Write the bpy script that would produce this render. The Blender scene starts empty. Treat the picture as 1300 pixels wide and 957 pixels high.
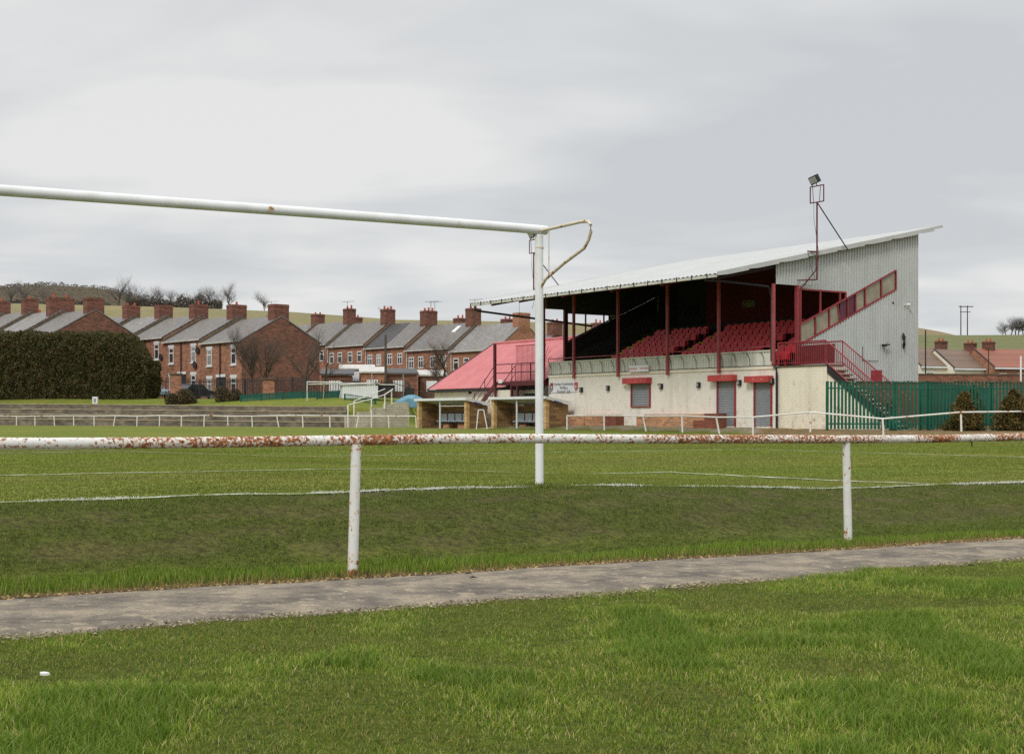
import bpy, math, random
import numpy as np
from mathutils import Vector, Matrix, noise as mnoise
R = math.radians
random.seed(7); rng = np.random.default_rng(11)
sc = bpy.context.scene
C = sc.collection

# ------------------------------------------------------------------ camera
F = 1800.0; E = 1.10; CX = 650.0; HY = 530.0        # focal length and horizon in photo pixels (1300x957), eye height
cam_d = bpy.data.cameras.new('camera'); cam = bpy.data.objects.new('camera', cam_d); C.objects.link(cam)
cam.location = (0, 0, E); cam.rotation_euler = (R(90), 0, 0)
cam_d.sensor_width = 36; cam_d.lens = F/1300*36
cam_d.shift_y = (HY-478.5)/1300
cam_d.clip_start = .1; cam_d.clip_end = 6000
sc.camera = cam

# ------------------------------------------------------------------ world: Nishita sky under a layer of cloud
SUN_EL, SUN_AZ = R(42), R(205)     # direction the light comes from (compass from +Y clockwise)
w = bpy.data.worlds.new('World'); sc.world = w; w.use_nodes = True
nt = w.node_tree; nt.nodes.clear()
def wn(t, **k):
    n = nt.nodes.new(t)
    for a, b in k.items(): setattr(n, a, b)
    return n
L = nt.links.new
out = wn('ShaderNodeOutputWorld'); bg = wn('ShaderNodeBackground'); bg.inputs[1].default_value = .10
sky = wn('ShaderNodeTexSky', sky_type='NISHITA', sun_disc=False, sun_elevation=SUN_EL, sun_rotation=SUN_AZ)
tc = wn('ShaderNodeTexCoord'); sep = wn('ShaderNodeSeparateXYZ'); L(tc.outputs['Generated'], sep.inputs[0])
zc = wn('ShaderNodeMath', operation='ADD'); zc.inputs[1].default_value = .10
zm = wn('ShaderNodeMath', operation='MAXIMUM'); zm.inputs[1].default_value = 0; L(sep.outputs[2], zm.inputs[0]); L(zm.outputs[0], zc.inputs[0])
dx = wn('ShaderNodeMath', operation='DIVIDE'); dy = wn('ShaderNodeMath', operation='DIVIDE')
L(sep.outputs[0], dx.inputs[0]); L(zc.outputs[0], dx.inputs[1]); L(sep.outputs[1], dy.inputs[0]); L(zc.outputs[0], dy.inputs[1])
cmb = wn('ShaderNodeCombineXYZ'); L(dx.outputs[0], cmb.inputs[0]); L(dy.outputs[0], cmb.inputs[1])
mp = wn('ShaderNodeMapping'); mp.inputs['Location'].default_value = (3.1, 1.7, 0); mp.inputs['Rotation'].default_value = (0, 0, R(18)); mp.inputs['Scale'].default_value = (.85, .75, 1)
L(cmb.outputs[0], mp.inputs[0])
n1 = wn('ShaderNodeTexNoise'); n1.inputs['Scale'].default_value = .8; n1.inputs['Detail'].default_value = 5; n1.inputs['Roughness'].default_value = .48; n1.inputs['Distortion'].default_value = .35
L(mp.outputs[0], n1.inputs['Vector'])
mp2 = wn('ShaderNodeMapping'); mp2.inputs['Location'].default_value = (7.3, .4, 2); mp2.inputs['Rotation'].default_value = (0, 0, R(-14)); mp2.inputs['Scale'].default_value = (.9, 1.25, 1); L(cmb.outputs[0], mp2.inputs[0])
n2 = wn('ShaderNodeTexNoise'); n2.inputs['Scale'].default_value = 1.3; n2.inputs['Detail'].default_value = 4; n2.inputs['Roughness'].default_value = .45; n2.inputs['Distortion'].default_value = .5; L(mp2.outputs[0], n2.inputs['Vector'])
nm = wn('ShaderNodeMix', data_type='FLOAT'); nm.inputs[0].default_value = .42; L(n1.outputs[0], nm.inputs[2]); L(n2.outputs[0], nm.inputs[3])
cr = wn('ShaderNodeValToRGB'); L(nm.outputs[0], cr.inputs[0])
cr.color_ramp.elements[0].position = .41; cr.color_ramp.elements[0].color = (6.0, 6.2, 6.4, 1)
cr.color_ramp.elements[1].position = .59; cr.color_ramp.elements[1].color = (8.0, 8.0, 7.9, 1)
e = cr.color_ramp.elements.new(.5); e.color = (6.85, 7.0, 7.1, 1)
# overcast skies are brighter overhead than at the horizon
zr_ = wn('ShaderNodeMapRange'); L(sep.outputs[2], zr_.inputs[0]); zr_.inputs[1].default_value = .30; zr_.inputs[2].default_value = .95; zr_.inputs[3].default_value = 1.0; zr_.inputs[4].default_value = 2.3
br = wn('ShaderNodeVectorMath', operation='SCALE'); L(cr.outputs[0], br.inputs[0]); L(zr_.outputs[0], br.inputs['Scale'])
mx = wn('ShaderNodeMix', data_type='RGBA'); mx.inputs[0].default_value = .96
L(sky.outputs[0], mx.inputs[6]); L(br.outputs[0], mx.inputs[7]); L(mx.outputs[2], bg.inputs[0]); L(bg.outputs[0], out.inputs[0])

sun_d = bpy.data.lights.new('sun', 'SUN'); sun_d.energy = 1.5; sun_d.angle = R(14); sun_d.color = (1, .96, .9)
sun = bpy.data.objects.new('sun', sun_d); C.objects.link(sun)
sd = Vector((math.sin(SUN_AZ)*math.cos(SUN_EL), math.cos(SUN_AZ)*math.cos(SUN_EL), math.sin(SUN_EL)))
sun.rotation_euler = sd.to_track_quat('Z', 'Y').to_euler()
sc.render.engine = 'CYCLES'; sc.cycles.use_denoising = False; sc.cycles.max_bounces = 6; sc.cycles.sample_clamp_indirect = 4
vs = sc.view_settings; vs.view_transform = 'Standard'; vs.look = 'None'; vs.gamma = 1; vs.exposure = 0; vs.use_curve_mapping = False

# ------------------------------------------------------------------ helpers
def px(x, y, Y):                      # photo pixel at depth Y -> world
    return Vector(((x-CX)/F*Y, Y, E+(HY-y)/F*Y))
def s2l(c):
    return tuple(((v/255)/12.92 if v/255 <= .04045 else ((v/255+.055)/1.055)**2.4) for v in c)
def tag(o, label=None, cat=None, group=None, kind=None):
    if label: o['label'] = label
    if cat: o['category'] = cat
    if group: o['group'] = group
    if kind: o['kind'] = kind
    return o
def empty(name, loc=(0, 0, 0), rz=0, label=None, cat=None, group=None):
    o = bpy.data.objects.new(name, None); C.objects.link(o); o.location = loc; o.rotation_euler = (0, 0, rz); o.empty_display_size = .3
    return tag(o, label, cat, group)
class MB:
    def __init__(s): s.v = []; s.f = []
    def add(s, vs, fs):
        n = len(s.v); s.v += [tuple(p) for p in vs]; s.f += [tuple(i+n for i in f) for f in fs]; return s
    def box(s, x0, x1, y0, y1, z0, z1, m=None):
        vs = [(x, y, z) for z in (z0, z1) for y in (y0, y1) for x in (x0, x1)]
        if m: vs = [m @ Vector(p) for p in vs]
        return s.add(vs, [(0, 2, 3, 1), (4, 5, 7, 6), (0, 1, 5, 4), (2, 6, 7, 3), (0, 4, 6, 2), (1, 3, 7, 5)])
    def tube(s, p, q, r, r2=None, n=8, cap=True):
        p = Vector(p); q = Vector(q); r2 = r if r2 is None else r2
        d = (q-p)
        if d.length < 1e-6: return s
        u = d.to_track_quat('Z', 'Y').to_matrix(); a = u.col[0]; b = u.col[1]
        vs = []
        for c, rr in ((p, r), (q, r2)):
            for i in range(n):
                t = 2*math.pi*(i+.5)/n; vs.append(c+a*math.cos(t)*rr+b*math.sin(t)*rr)
        fs = [(i, (i+1) % n, n+(i+1) % n, n+i) for i in range(n)]
        if cap: fs += [tuple(range(n-1, -1, -1)), tuple(range(n, 2*n))]
        return s.add(vs, fs)
    def path(s, pts, r, n=8):
        pts = [Vector(p) for p in pts]; rings = []
        for i, p in enumerate(pts):
            d = (pts[min(i+1, len(pts)-1)]-pts[max(i-1, 0)]).normalized()
            a = d.cross(Vector((0, 0, 1)))
            if a.length < .05: a = d.cross(Vector((0, 1, 0)))
            a.normalize(); b = a.cross(d).normalized()
            rr = r[i] if isinstance(r, (list, tuple)) else r
            rings.append([p+a*math.cos(2*math.pi*k/n)*rr+b*math.sin(2*math.pi*k/n)*rr for k in range(n)])
        vs = [v for g in rings for v in g]; fs = []
        for i in range(len(pts)-1):
            for k in range(n):
                fs.append((i*n+k, i*n+(k+1) % n, (i+1)*n+(k+1) % n, (i+1)*n+k))
        fs += [tuple(range(n-1, -1, -1)), tuple((len(pts)-1)*n+k for k in range(n))]
        return s.add(vs, fs)
    def prism(s, poly, f0, f1):         # poly: list of 2-tuples, f0/f1: map (a,b)->xyz
        n = len(poly)
        vs = [f0(*p) for p in poly]+[f1(*p) for p in poly]
        return s.add(vs, [tuple(range(n-1, -1, -1)), tuple(range(n, 2*n))]+[(i, (i+1) % n, n+(i+1) % n, n+i) for i in range(n)])
    def build(s, name, mat, parent=None, smooth=False, bevel=0):
        me = bpy.data.meshes.new(name); me.from_pydata(s.v, [], s.f); me.update()
        if mat: me.materials.append(mat)
        o = bpy.data.objects.new(name, me); C.objects.link(o)
        if parent: o.parent = parent
        if smooth:
            me.polygons.foreach_set('use_smooth', [True]*len(me.polygons))
            md = o.modifiers.new('e', 'EDGE_SPLIT'); md.split_angle = R(50)
        if bevel:
            b = o.modifiers.new('b', 'BEVEL'); b.width = bevel; b.segments = 2; b.limit_method = 'ANGLE'
        return o
def dup(root, loc=None, rz=None, scale=None, label=None, group=None):
    def cp(o, par):
        c = o.copy(); C.objects.link(c)
        if par: c.parent = par
        for ch in [k for k in bpy.data.objects if k.parent == o]: cp(ch, c)
        return c
    r = cp(root, None)
    if loc is not None: r.location = loc
    if rz is not None: r.rotation_euler[2] = rz
    if scale is not None: r.scale = (scale,)*3 if not isinstance(scale, (tuple, list)) else scale
    if label: r['label'] = label
    if group: r['group'] = group
    return r
def npmesh(name, co, faces_flat, loop_start, mat, cols=None, parent=None):
    me = bpy.data.meshes.new(name)
    me.vertices.add(len(co)); me.vertices.foreach_set('co', np.asarray(co, dtype=np.float32).ravel())
    me.loops.add(len(faces_flat)); me.loops.foreach_set('vertex_index', np.asarray(faces_flat, dtype=np.int32))
    me.polygons.add(len(loop_start)); me.polygons.foreach_set('loop_start', np.asarray(loop_start, dtype=np.int32))
    me.update(calc_edges=True); me.validate()
    if cols is not None:
        at = me.color_attributes.new('col', 'FLOAT_COLOR', 'POINT')
        cc = np.ones((len(co), 4), dtype=np.float32); cc[:, :3] = cols; at.data.foreach_set('color', cc.ravel())
    me.materials.append(mat)
    o = bpy.data.objects.new(name, me); C.objects.link(o)
    if parent: o.parent = parent
    return o

# ------------------------------------------------------------------ materials
class N:
    def __init__(s, name):
        s.m = bpy.data.materials.new(name); s.m.use_nodes = True; s.t = s.m.node_tree
        s.p = s.t.nodes['Principled BSDF']; s.co = s.t.nodes.new('ShaderNodeTexCoord')
    def n(s, t, **k):
        x = s.t.nodes.new(t)
        for a, b in k.items(): setattr(x, a, b)
        return x
    def l(s, a, b): s.t.links.new(a, b)
    def noise(s, scale, detail=4, rough=.55, vec=None, mapping=None, dist=0):
        n = s.n('ShaderNodeTexNoise'); n.inputs['Scale'].default_value = scale; n.inputs['Detail'].default_value = detail; n.inputs['Roughness'].default_value = rough; n.inputs['Distortion'].default_value = dist
        v = vec or s.co.outputs['Object']
        if mapping:
            m = s.n('ShaderNodeMapping'); m.inputs['Scale'].default_value = mapping; s.l(v, m.inputs[0]); v = m.outputs[0]
        s.l(v, n.inputs['Vector']); return n.outputs[0]
    def ramp(s, fac, stops):
        r = s.n('ShaderNodeValToRGB'); s.l(fac, r.inputs[0]); el = r.color_ramp.elements
        while len(el) < len(stops): el.new(.5)
        for e, (p, c) in zip(el, stops):
            e.position = p; e.color = tuple(c)+(1,) if len(c) == 3 else c
        return r.outputs[0]
    def rng(s, fac, a, b, c=0, d=1):
        r = s.n('ShaderNodeMapRange'); s.l(fac, r.inputs[0])
        for i, v in zip((1, 2, 3, 4), (a, b, c, d)): r.inputs[i].default_value = v
        return r.outputs[0]
    def mix(s, fac, a, b, mode='MIX'):
        r = s.n('ShaderNodeMix', data_type='RGBA', blend_type=mode)
        for i, v in ((0, fac), (6, a), (7, b)):
            if isinstance(v, (int, float)): r.inputs[i].default_value = v
            elif isinstance(v, tuple): r.inputs[i].default_value = tuple(v)+(1,) if len(v) == 3 else v
            else: s.l(v, r.inputs[i])
        return r.outputs[2]
    def mul(s, a, b):
        r = s.n('ShaderNodeMath', operation='MULTIPLY')
        for i, v in ((0, a), (1, b)):
            if isinstance(v, (int, float)): r.inputs[i].default_value = v
            else: s.l(v, r.inputs[i])
        return r.outputs[0]
    def fin(s, col=None, rough=.7, metal=0, bump=None, bstr=.3, bdist=.01, spec=.4):
        if col is not None:
            if isinstance(col, tuple): s.p.inputs['Base Color'].default_value = tuple(col)+(1,)
            else: s.l(col, s.p.inputs['Base Color'])
        if isinstance(rough, (int, float)): s.p.inputs['Roughness'].default_value = rough
        else: s.l(rough, s.p.inputs['Roughness'])
        s.p.inputs['Metallic'].default_value = metal; s.p.inputs['Specular IOR Level'].default_value = spec
        if bump is not None:
            b = s.n('ShaderNodeBump'); b.inputs['Strength'].default_value = bstr; b.inputs['Distance'].default_value = bdist
            s.l(bump, b.inputs['Height']); s.l(b.outputs[0], s.p.inputs['Normal'])
        return s.m
def simple(name, rgb, rough=.7, var=.25, scale=3, metal=0, spec=.4, detail=4):
    k = N(name); c = s2l(rgb); f = k.noise(scale, detail)
    d = tuple(v*(1-var) for v in c); e = tuple(min(1, v*(1+var*.6)) for v in c)
    return k.fin(k.ramp(f, [(.3, d), (.7, e)]), rough, metal, spec=spec)
def brickmat(name, base, mortar, rough=.9, scale=1.0, var=.35, stain=(60, 45, 38), stain_amt=.5, painted=None, spot=(.62, .72)):
    k = N(name); sp = k.n('ShaderNodeSeparateXYZ'); k.l(k.co.outputs['Object'], sp.inputs[0])
    ad = k.n('ShaderNodeMath', operation='ADD'); k.l(sp.outputs[0], ad.inputs[0]); k.l(sp.outputs[1], ad.inputs[1])
    cb = k.n('ShaderNodeCombineXYZ'); k.l(ad.outputs[0], cb.inputs[0]); k.l(sp.outputs[2], cb.inputs[1])
    b = k.n('ShaderNodeTexBrick'); b.inputs['Scale'].default_value = 1; b.inputs['Brick Width'].default_value = .225*scale; b.inputs['Row Height'].default_value = .075*scale
    b.inputs['Mortar Size'].default_value = .008*scale; b.inputs['Bias'].default_value = 0
    c = s2l(base); b.inputs['Color1'].default_value = tuple(v*(1-var) for v in c)+(1,); b.inputs['Color2'].default_value = tuple(min(1, v*(1+var)) for v in c)+(1,); b.inputs['Mortar'].default_value = s2l(mortar)+(1,)
    k.l(cb.outputs[0], b.inputs['Vector'])
    col = k.mix(k.mul(k.rng(k.noise(.5, 5), .45, .75), stain_amt), b.outputs[0], s2l(stain))
    col = k.mix(k.rng(k.noise(6, 2), .35, .7, 0, .35), col, tuple(min(1, v*1.5) for v in c))
    if painted:
        pc = k.mix(k.rng(k.noise(.8, 5), .4, .8, 0, .3), s2l(painted), tuple(v*.8 for v in s2l(painted)))
        pc = k.mix(k.mul(k.rng(b.outputs['Fac'], 0, 1), .35), pc, s2l((190, 170, 140)))
        pc = k.mix(k.rng(k.noise(1.6, 6, .6, mapping=(1, 1, .14)), .5, .8, 0, .38), pc, s2l((168, 156, 132)))
        low_ = k.rng(sp.outputs[2], .5, 1.9, .10, 0); fa = k.n('ShaderNodeMath', operation='ADD'); k.l(k.noise(3.2, 6, .65), fa.inputs[0]); k.l(low_, fa.inputs[1])
        pc = k.mix(k.rng(fa.outputs[0], .56, .72, 0, .5), pc, s2l((186, 166, 132)))
        f = k.rng(fa.outputs[0], *spot)
        col = k.mix(f, pc, col)
    return k.fin(col, rough, bump=b.outputs['Fac'], bstr=-.4, bdist=.008)
M = {}
M['brick_red'] = brickmat('red_brick', (154, 104, 80), (136, 116, 100), stain=(82, 58, 48), stain_amt=.6, var=.5, scale=1.6)
M['brick_gable'] = brickmat('gable_brick', (122, 82, 64), (92, 76, 66), stain=(66, 46, 40), stain_amt=.7, var=.5, scale=1.6)
M['brick_chim'] = brickmat('chimney_brick', (118, 76, 62), (84, 68, 60), stain=(58, 42, 37), stain_amt=.7, var=.5, scale=1.5)
M['brick_orange'] = brickmat('orange_brick', (160, 108, 80), (140, 120, 102), stain=(120, 75, 55), stain_amt=.4)
M['brick_dugout'] = brickmat('tan_brick', (140, 108, 72), (106, 90, 70), scale=2.0, stain=(84, 60, 40), stain_amt=.85, var=.5)
M['brick_pier'] = brickmat('pale_orange_brick', (196, 160, 108), (170, 150, 115), scale=1.3, stain_amt=.2)
M['brick_plinth'] = brickmat('plinth_brick', (176, 124, 88), (175, 160, 140), scale=1.5, stain=(120, 74, 54), stain_amt=.7, var=.45)
M['brick_dark'] = brickmat('dark_red_brick', (128, 70, 52), (110, 88, 74), scale=1.3, stain_amt=.3)
M['wall_cream'] = brickmat('cream_painted_wall', (170, 110, 80), (150, 120, 95), painted=(238, 233, 223), spot=(.73, .78))
M['wall_landing'] = brickmat('yellowed_painted_brick', (168, 118, 82), (176, 152, 112), painted=(236, 229, 210), spot=(.69, .74), scale=1.5)
M['render_cream'] = simple('cream_render', (230, 222, 202), .9, .12, 1)
M['stone_wall'] = brickmat('pale_block_wall', (182, 174, 156), (150, 144, 130), scale=2.4, stain=(110, 100, 85), stain_amt=.5, var=.12)
def slate(name, rgb, lichen=(120, 112, 96)):
    k = N(name); c = s2l(rgb)
    sp = k.n('ShaderNodeSeparateXYZ'); k.l(k.co.outputs['Object'], sp.inputs[0])
    cb = k.n('ShaderNodeCombineXYZ'); k.l(sp.outputs[1], cb.inputs[0]); k.l(sp.outputs[2], cb.inputs[1])
    b = k.n('ShaderNodeTexBrick'); b.inputs['Scale'].default_value = 1; b.inputs['Brick Width'].default_value = .3; b.inputs['Row Height'].default_value = .13; b.inputs['Mortar Size'].default_value = .008
    b.inputs['Color1'].default_value = tuple(v*.75 for v in c)+(1,); b.inputs['Color2'].default_value = tuple(v*1.2 for v in c)+(1,); b.inputs['Mortar'].default_value = tuple(v*.45 for v in c)+(1,)
    k.l(cb.outputs[0], b.inputs['Vector'])
    col = k.mix(k.rng(k.noise(.45, 6, .65), .42, .72, 0, .65), b.outputs[0], s2l(lichen))
    return k.fin(col, .6, bump=b.outputs['Fac'], bstr=-.5, bdist=.02)
M['slate'] = slate('grey_slate', (116, 112, 110)); M['slate_dark'] = slate('dark_slate', (72, 70, 72), (82, 78, 72)); M['slate_pale'] = slate('pale_slate', (134, 131, 129))
M['tile_brown'] = slate('brown_tiles', (122, 100, 84), (98, 86, 72)); M['tile_red'] = slate('red_tiles', (150, 92, 72), (128, 94, 78)); M['parapet'] = simple('mossy_cement_verge', (98, 86, 68), .95, .35, 2)
M['tile_bright'] = slate('orange_tiles', (178, 92, 70), (150, 90, 70))
M['pots'] = simple('terracotta', (176, 84, 58), .8)
M['white'] = simple('white_paint', (222, 224, 224), .5, .08, 2)
M['white_dirty'] = simple('dirty_white', (196, 194, 186), .7, .25, 2)
M['glass'] = N('window_glass').fin((.035, .04, .045), .12, spec=.6)
M['glass_pale'] = simple('curtained_glass', (150, 152, 148), .25, .4, 2)
M['black'] = simple('black_paint', (34, 34, 38), .5, .2, 3)
M['dark'] = simple('dark_weathered', (52, 48, 46), .8, .3, 3)
M['red_paint'] = simple('maroon_gloss_paint', (142, 52, 58), .45, .25, 2.5)
M['red_faded'] = simple('faded_red_paint', (156, 74, 78), .5, .2, 2)
M['red_dark'] = simple('dark_maroon_steel', (92, 36, 40), .55, .3, 4)
M['red_box'] = simple('shutter_box_red', (184, 70, 70), .5, .2, 1.5)
M['green_fence'] = simple('green_powder_coat', (14, 88, 68), .5, .3, 1.2)
M['green_low'] = simple('green_mesh', (20, 92, 80), .5, .2, 1.5)
M['steel_dark'] = simple('dark_galvanised_pales', (44, 44, 46), .6, .3, 2)
M['shutter'] = simple('galvanised_shutter', (146, 150, 154), .45, .15, 1, metal=.25)
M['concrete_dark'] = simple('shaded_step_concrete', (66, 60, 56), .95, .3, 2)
M['seat'] = simple('red_plastic_seat', (232, 48, 60), .38, .15, .9, spec=.5)
M['seat_faded'] = simple('sunfaded_plastic_seat', (230, 108, 114), .42, .15, .9, spec=.5)
M['yellow'] = simple('yellow_nosing', (226, 204, 40), .6, .2, 3)
M['blue'] = simple('blue_tarpaulin', (104, 146, 166), .6, .4, 2)
M['wood_grey'] = simple('weathered_pole', (84, 76, 66), .9, .3, 4)
M['seat_blue'] = simple('pale_blue_seat', (176, 190, 198), .5, .12, 3)
def rusty(name, lo, hi, base=(216, 216, 212), scale=14, streak=(1, 1, 1), edge=.03, foot=0):
    k = N(name); f = k.noise(scale, 6, .62, mapping=streak); g = k.noise(1.6, 4, .6)
    s = k.n('ShaderNodeMath', operation='ADD'); k.l(f, s.inputs[0]); k.l(k.mul(k.rng(g, .3, .7, -.5, .5), .30), s.inputs[1])
    if foot:
        sp = k.n('ShaderNodeSeparateXYZ'); k.l(k.co.outputs['Object'], sp.inputs[0]); s3 = k.n('ShaderNodeMath', operation='ADD'); k.l(s.outputs[0], s3.inputs[0]); k.l(k.mul(k.rng(sp.outputs[2], 0, .16, 1, 0), foot), s3.inputs[1]); s4 = k.n('ShaderNodeMath', operation='ADD'); k.l(s3.outputs[0], s4.inputs[0]); k.l(k.mul(k.rng(sp.outputs[2], .80, .92, 0, 1), foot*.5), s4.inputs[1]); s = s4
    m = k.rng(s.outputs[0], lo, lo+edge); halo = k.rng(s.outputs[0], lo-.07, lo+.01)
    paint = k.mix(k.rng(k.noise(5, 5), .45, .75, 0, .35), s2l(base), s2l((178, 172, 158)))
    paint = k.mix(k.mul(halo, .55), paint, s2l((206, 160, 110)))
    rust = k.ramp(k.noise(40, 5), [(.3, s2l((84, 50, 34))), (.5, s2l((144, 90, 56))), (.72, s2l((188, 128, 80)))])
    return k.fin(k.mix(m, paint, rust), k.rng(m, 0, 1, .42, .9), bump=m, bstr=.25, bdist=-.002)
M['rust_heavy'] = rusty('peeling_rail_paint', .535, .6, scale=46)
M['rust_light'] = rusty('chipped_white_paint', .63, .8, scale=22, foot=.13)
M['goal_paint'] = rusty('goal_gloss_white', .74, .9, base=(228, 230, 230), scale=9, foot=0)
M['rust_bracket'] = rusty('bracket_paint', .64, .72, scale=22, base=(206, 196, 176))
M['far_rail'] = rusty('far_rail_paint', .66, .8, scale=3, base=(224, 222, 216))
def corrmat(name, rgb, dirt=(90, 85, 72), amt=.5, rough=.55):
    k = N(name); c = k.mix(k.rng(k.noise(1.1, 6, .62, mapping=(1, 1, .35)), .45, .8, 0, amt), s2l(rgb), s2l(dirt))
    c = k.mix(k.rng(k.noise(.35, 3), .4, .7, 0, .25), c, tuple(v*.8 for v in s2l(rgb)))
    return k.fin(c, rough)
M['corr_grey'] = corrmat('grey_cladding', (186, 190, 187), (130, 128, 116), .35)
M['corr_parapet'] = corrmat('parapet_cladding', (214, 214, 204), (104, 102, 90), .75)
M['roof_white'] = corrmat('white_roof_sheet', (188, 190, 188), (150, 150, 142), .4, .6)
M['roof_pink'] = corrmat('faded_red_roof_sheet', (188, 108, 110), (206, 146, 142), .55, .65)
M['under'] = corrmat('shaded_roof_underside', (52, 40, 38), (36, 30, 28), .5, .8)  # near-black brown puts the shade under the roof into the colour
M['inside_shade'] = corrmat('cladding_inside_shade', (66, 66, 60), (44, 44, 40), .5, .8)  # dark base colour carries the interior shade of the cladding
M['back_maroon'] = simple('rear_boards_maroon', (122, 48, 48), .8, .25, .6)
M['panel'] = simple('clouded_plastic_panel', (150, 142, 122), .35, .35, 1.6)
M['panel_purple'] = simple('purple_panel', (92, 48, 62), .5, .2, 1.5)

# ------------------------------------------------------------------ ground heights
TH = R(32.5); G0 = (.26, 13.43)                        # foot of the near goalpost, direction of the goal line
eu = (math.cos(TH), math.sin(TH)); ev = (-math.sin(TH), math.cos(TH))
ST = R(34.4); S0 = (12.1, 65.0); st_t = (math.cos(ST), math.sin(ST)); st_a = (-math.sin(ST), math.cos(ST))
def S(x): x = np.clip(x, 0, 1); return x*x*(3-2*x)
def uv(x, y): dx_, dy_ = x-G0[0], y-G0[1]; return dx_*eu[0]+dy_*eu[1], dx_*ev[0]+dy_*ev[1]
def gp(u, v): return (G0[0]+u*eu[0]+v*ev[0], G0[1]+u*eu[1]+v*ev[1])
def far_edge(u): return -2.33-.063*(u+5.4)-.03*np.sin(u*1.7)-.02*np.sin(u*5.1+1)
def near_edge(u): return -3.98-.02*(u+3)+.05*np.sin(u*1.1+.6)+.03*np.sin(u*3.7)
def vnoise(x, y, sc_, seed=0):
    r = np.random.default_rng(seed+991); T = r.random((128, 128))
    X = x/sc_; Y_ = y/sc_; xi = np.floor(X).astype(int); yi = np.floor(Y_).astype(int); fx = X-xi; fy = Y_-yi
    fx = fx*fx*(3-2*fx); fy = fy*fy*(3-2*fy); a = lambda i, j: T[(xi+i) % 128, (yi+j) % 128]
    return (a(0, 0)*(1-fx)+a(1, 0)*fx)*(1-fy)+(a(0, 1)*(1-fx)+a(1, 1)*fx)*fy
def fbm(x, y, sc_, seed=0, o=4):
    s = 0; t = 0
    for i in range(o): s = s+vnoise(x, y, sc_/2**i, seed+i*17)*.55**i; t += .55**i
    return s/t
KT = (np.array([-300, -100, 0, 100, 200, 300, 400, 439, 480, 521])-CX)/F
YT = np.array([141, 127, 120, 113.5, 108, 102.5, 97, 93.5, 97, 100])
crest_x = (np.array([-900, 0, 210, 288, 370, 455, 503, 620, 750, 900, 1100, 1200, 1300, 1700, 2200])-CX)/F
crest_y = np.array([384, 388, 392.7, 395.7, 399, 405, 408.7, 410.5, 413, 418, 426, 428, 427.5, 425, 425])
rid_x = (np.array([-900, -300, 0, 63, 100, 135, 200, 260, 400, 1000, 1120, 1167, 1184, 1205, 1230, 1500])-CX)/F
rid_y = np.array([372, 369, 367.6, 364.7, 367, 370, 385, 398, 425, 425, 418, 416.5, 420, 424, 432, 440])
def H(x, y):
    x = np.asarray(x, float); y = np.asarray(y, float); u, v = uv(x, y)
    z = .45*S((v+2.25)/2.1)
    z = z-S(u/5)*(1-S((v-25)/25))*.15*S((v+2.25)/2.1)
    z = z+(fbm(x, y, 1.6, 3)-.5)*.05*S((v+2.6)/.4)*S((12-v)/10)+(fbm(x, y, 1.2, 8)-.5)*.07*S((-4.0-v)/.8)
    dx_, dy_ = x-S0[0], y-S0[1]; t = dx_*st_t[0]+dy_*st_t[1]; a = -(dx_*math.sin(ST))+dy_*math.cos(ST)
    z = z+.25*np.maximum(S((t+2)/1.6), S((y-57.0)/1.3)*S((x/np.maximum(y, 1)-.195)/.02))*S((25-a)/3)*S((a+30)/10)*S((y-40)/5)
    yy = np.maximum(y, 1); k = x/yy
    d = y-np.interp(k, KT, YT); left = S((-.068-k)/.006)
    zt = .5+(y*0)                                              # foot of terrace
    up = 1.35*S((d-1.8)/2.4)*(1+.35*S((-k-.2)/.15))+.92*S((d-4.5)/15)
    z = z+left*np.where(d > 1.5, up, 0)
    z = z+(1-left)*1.6*S((y-98)/30)*S((.06-k)/.05+S((y-110)/30))
    # beyond the houses: field crest at 350 m, far ridge at 900 m
    yc = np.interp(k, crest_x, crest_y); yr = np.interp(k, rid_x, rid_y)
    zc_ = (HY-yc)*350/F+E; zr2 = (HY-yr-3)*900/F+E
    zh = 3.0+1.6*S((y-150)/60)
    z2 = zh+(zc_-zh)*S((y-190)/160)
    z3 = zc_-6*S((y-352)/70)
    z4 = np.where(y < 430, z3, (zc_-6)+(zr2-(zc_-6))*S((y-430)/470))
    z5 = zr2-(y-900)*.02
    big = np.where(y < 350, z2, np.where(y < 900, z4, z5))
    return z*(1-S((y-135)/55))+big*S((y-135)/55)+(fbm(x, y, 40, 5)-.5)*3*S((y-420)/200)*0
def h1(x, y): return float(H(np.array([x]), np.array([y]))[0])

# ground sheet
def axis(lo, hi, d, far, g):
    a = list(np.arange(lo, hi+1e-6, d)); s = d; p = hi
    while p < far: s *= g; p += s; a.append(p)
    return a
xs = axis(0, 7, .16, 12, 1.045); xs += list(np.arange(xs[-1]+.8, 62, .8)); xs += [xs[-1]*1.06**i for i in range(1, 58)]; xs = np.array(sorted(set([-q for q in xs]+xs)))
ys_a = axis(4, 20, .16, 86, 1.035); ys_a += list(np.arange(ys_a[-1]+.5, 152, .5)); ys_a += [ys_a[-1]*1.022**i for i in range(1, 130)]; ys_b = []; s_ = .16; p_ = 4
while p_ > -40: s_ *= 1.15; p_ -= s_; ys_b.append(p_)
ys = np.array(sorted(ys_b)+ys_a)
X, Y = np.meshgrid(xs, ys); Z = H(X, Y)
u_, v_ = uv(X, Y); k_ = X/np.maximum(Y, 1)
inpath = (v_ > near_edge(u_)+.06) & (v_ < far_edge(u_)-.06) & (Y < 40)
Z = np.where(inpath, Z-.03, Z)
def lerp(a, b, f): return a+(b-a)*f[..., None]
c_l = lambda r: np.array(s2l(r))
nz1 = fbm(X, Y, 3.5, 21, 5); nz2 = fbm(X, Y, .5, 31, 3)
col = np.broadcast_to(c_l((108, 118, 46)), X.shape+(3,)).copy()
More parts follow.
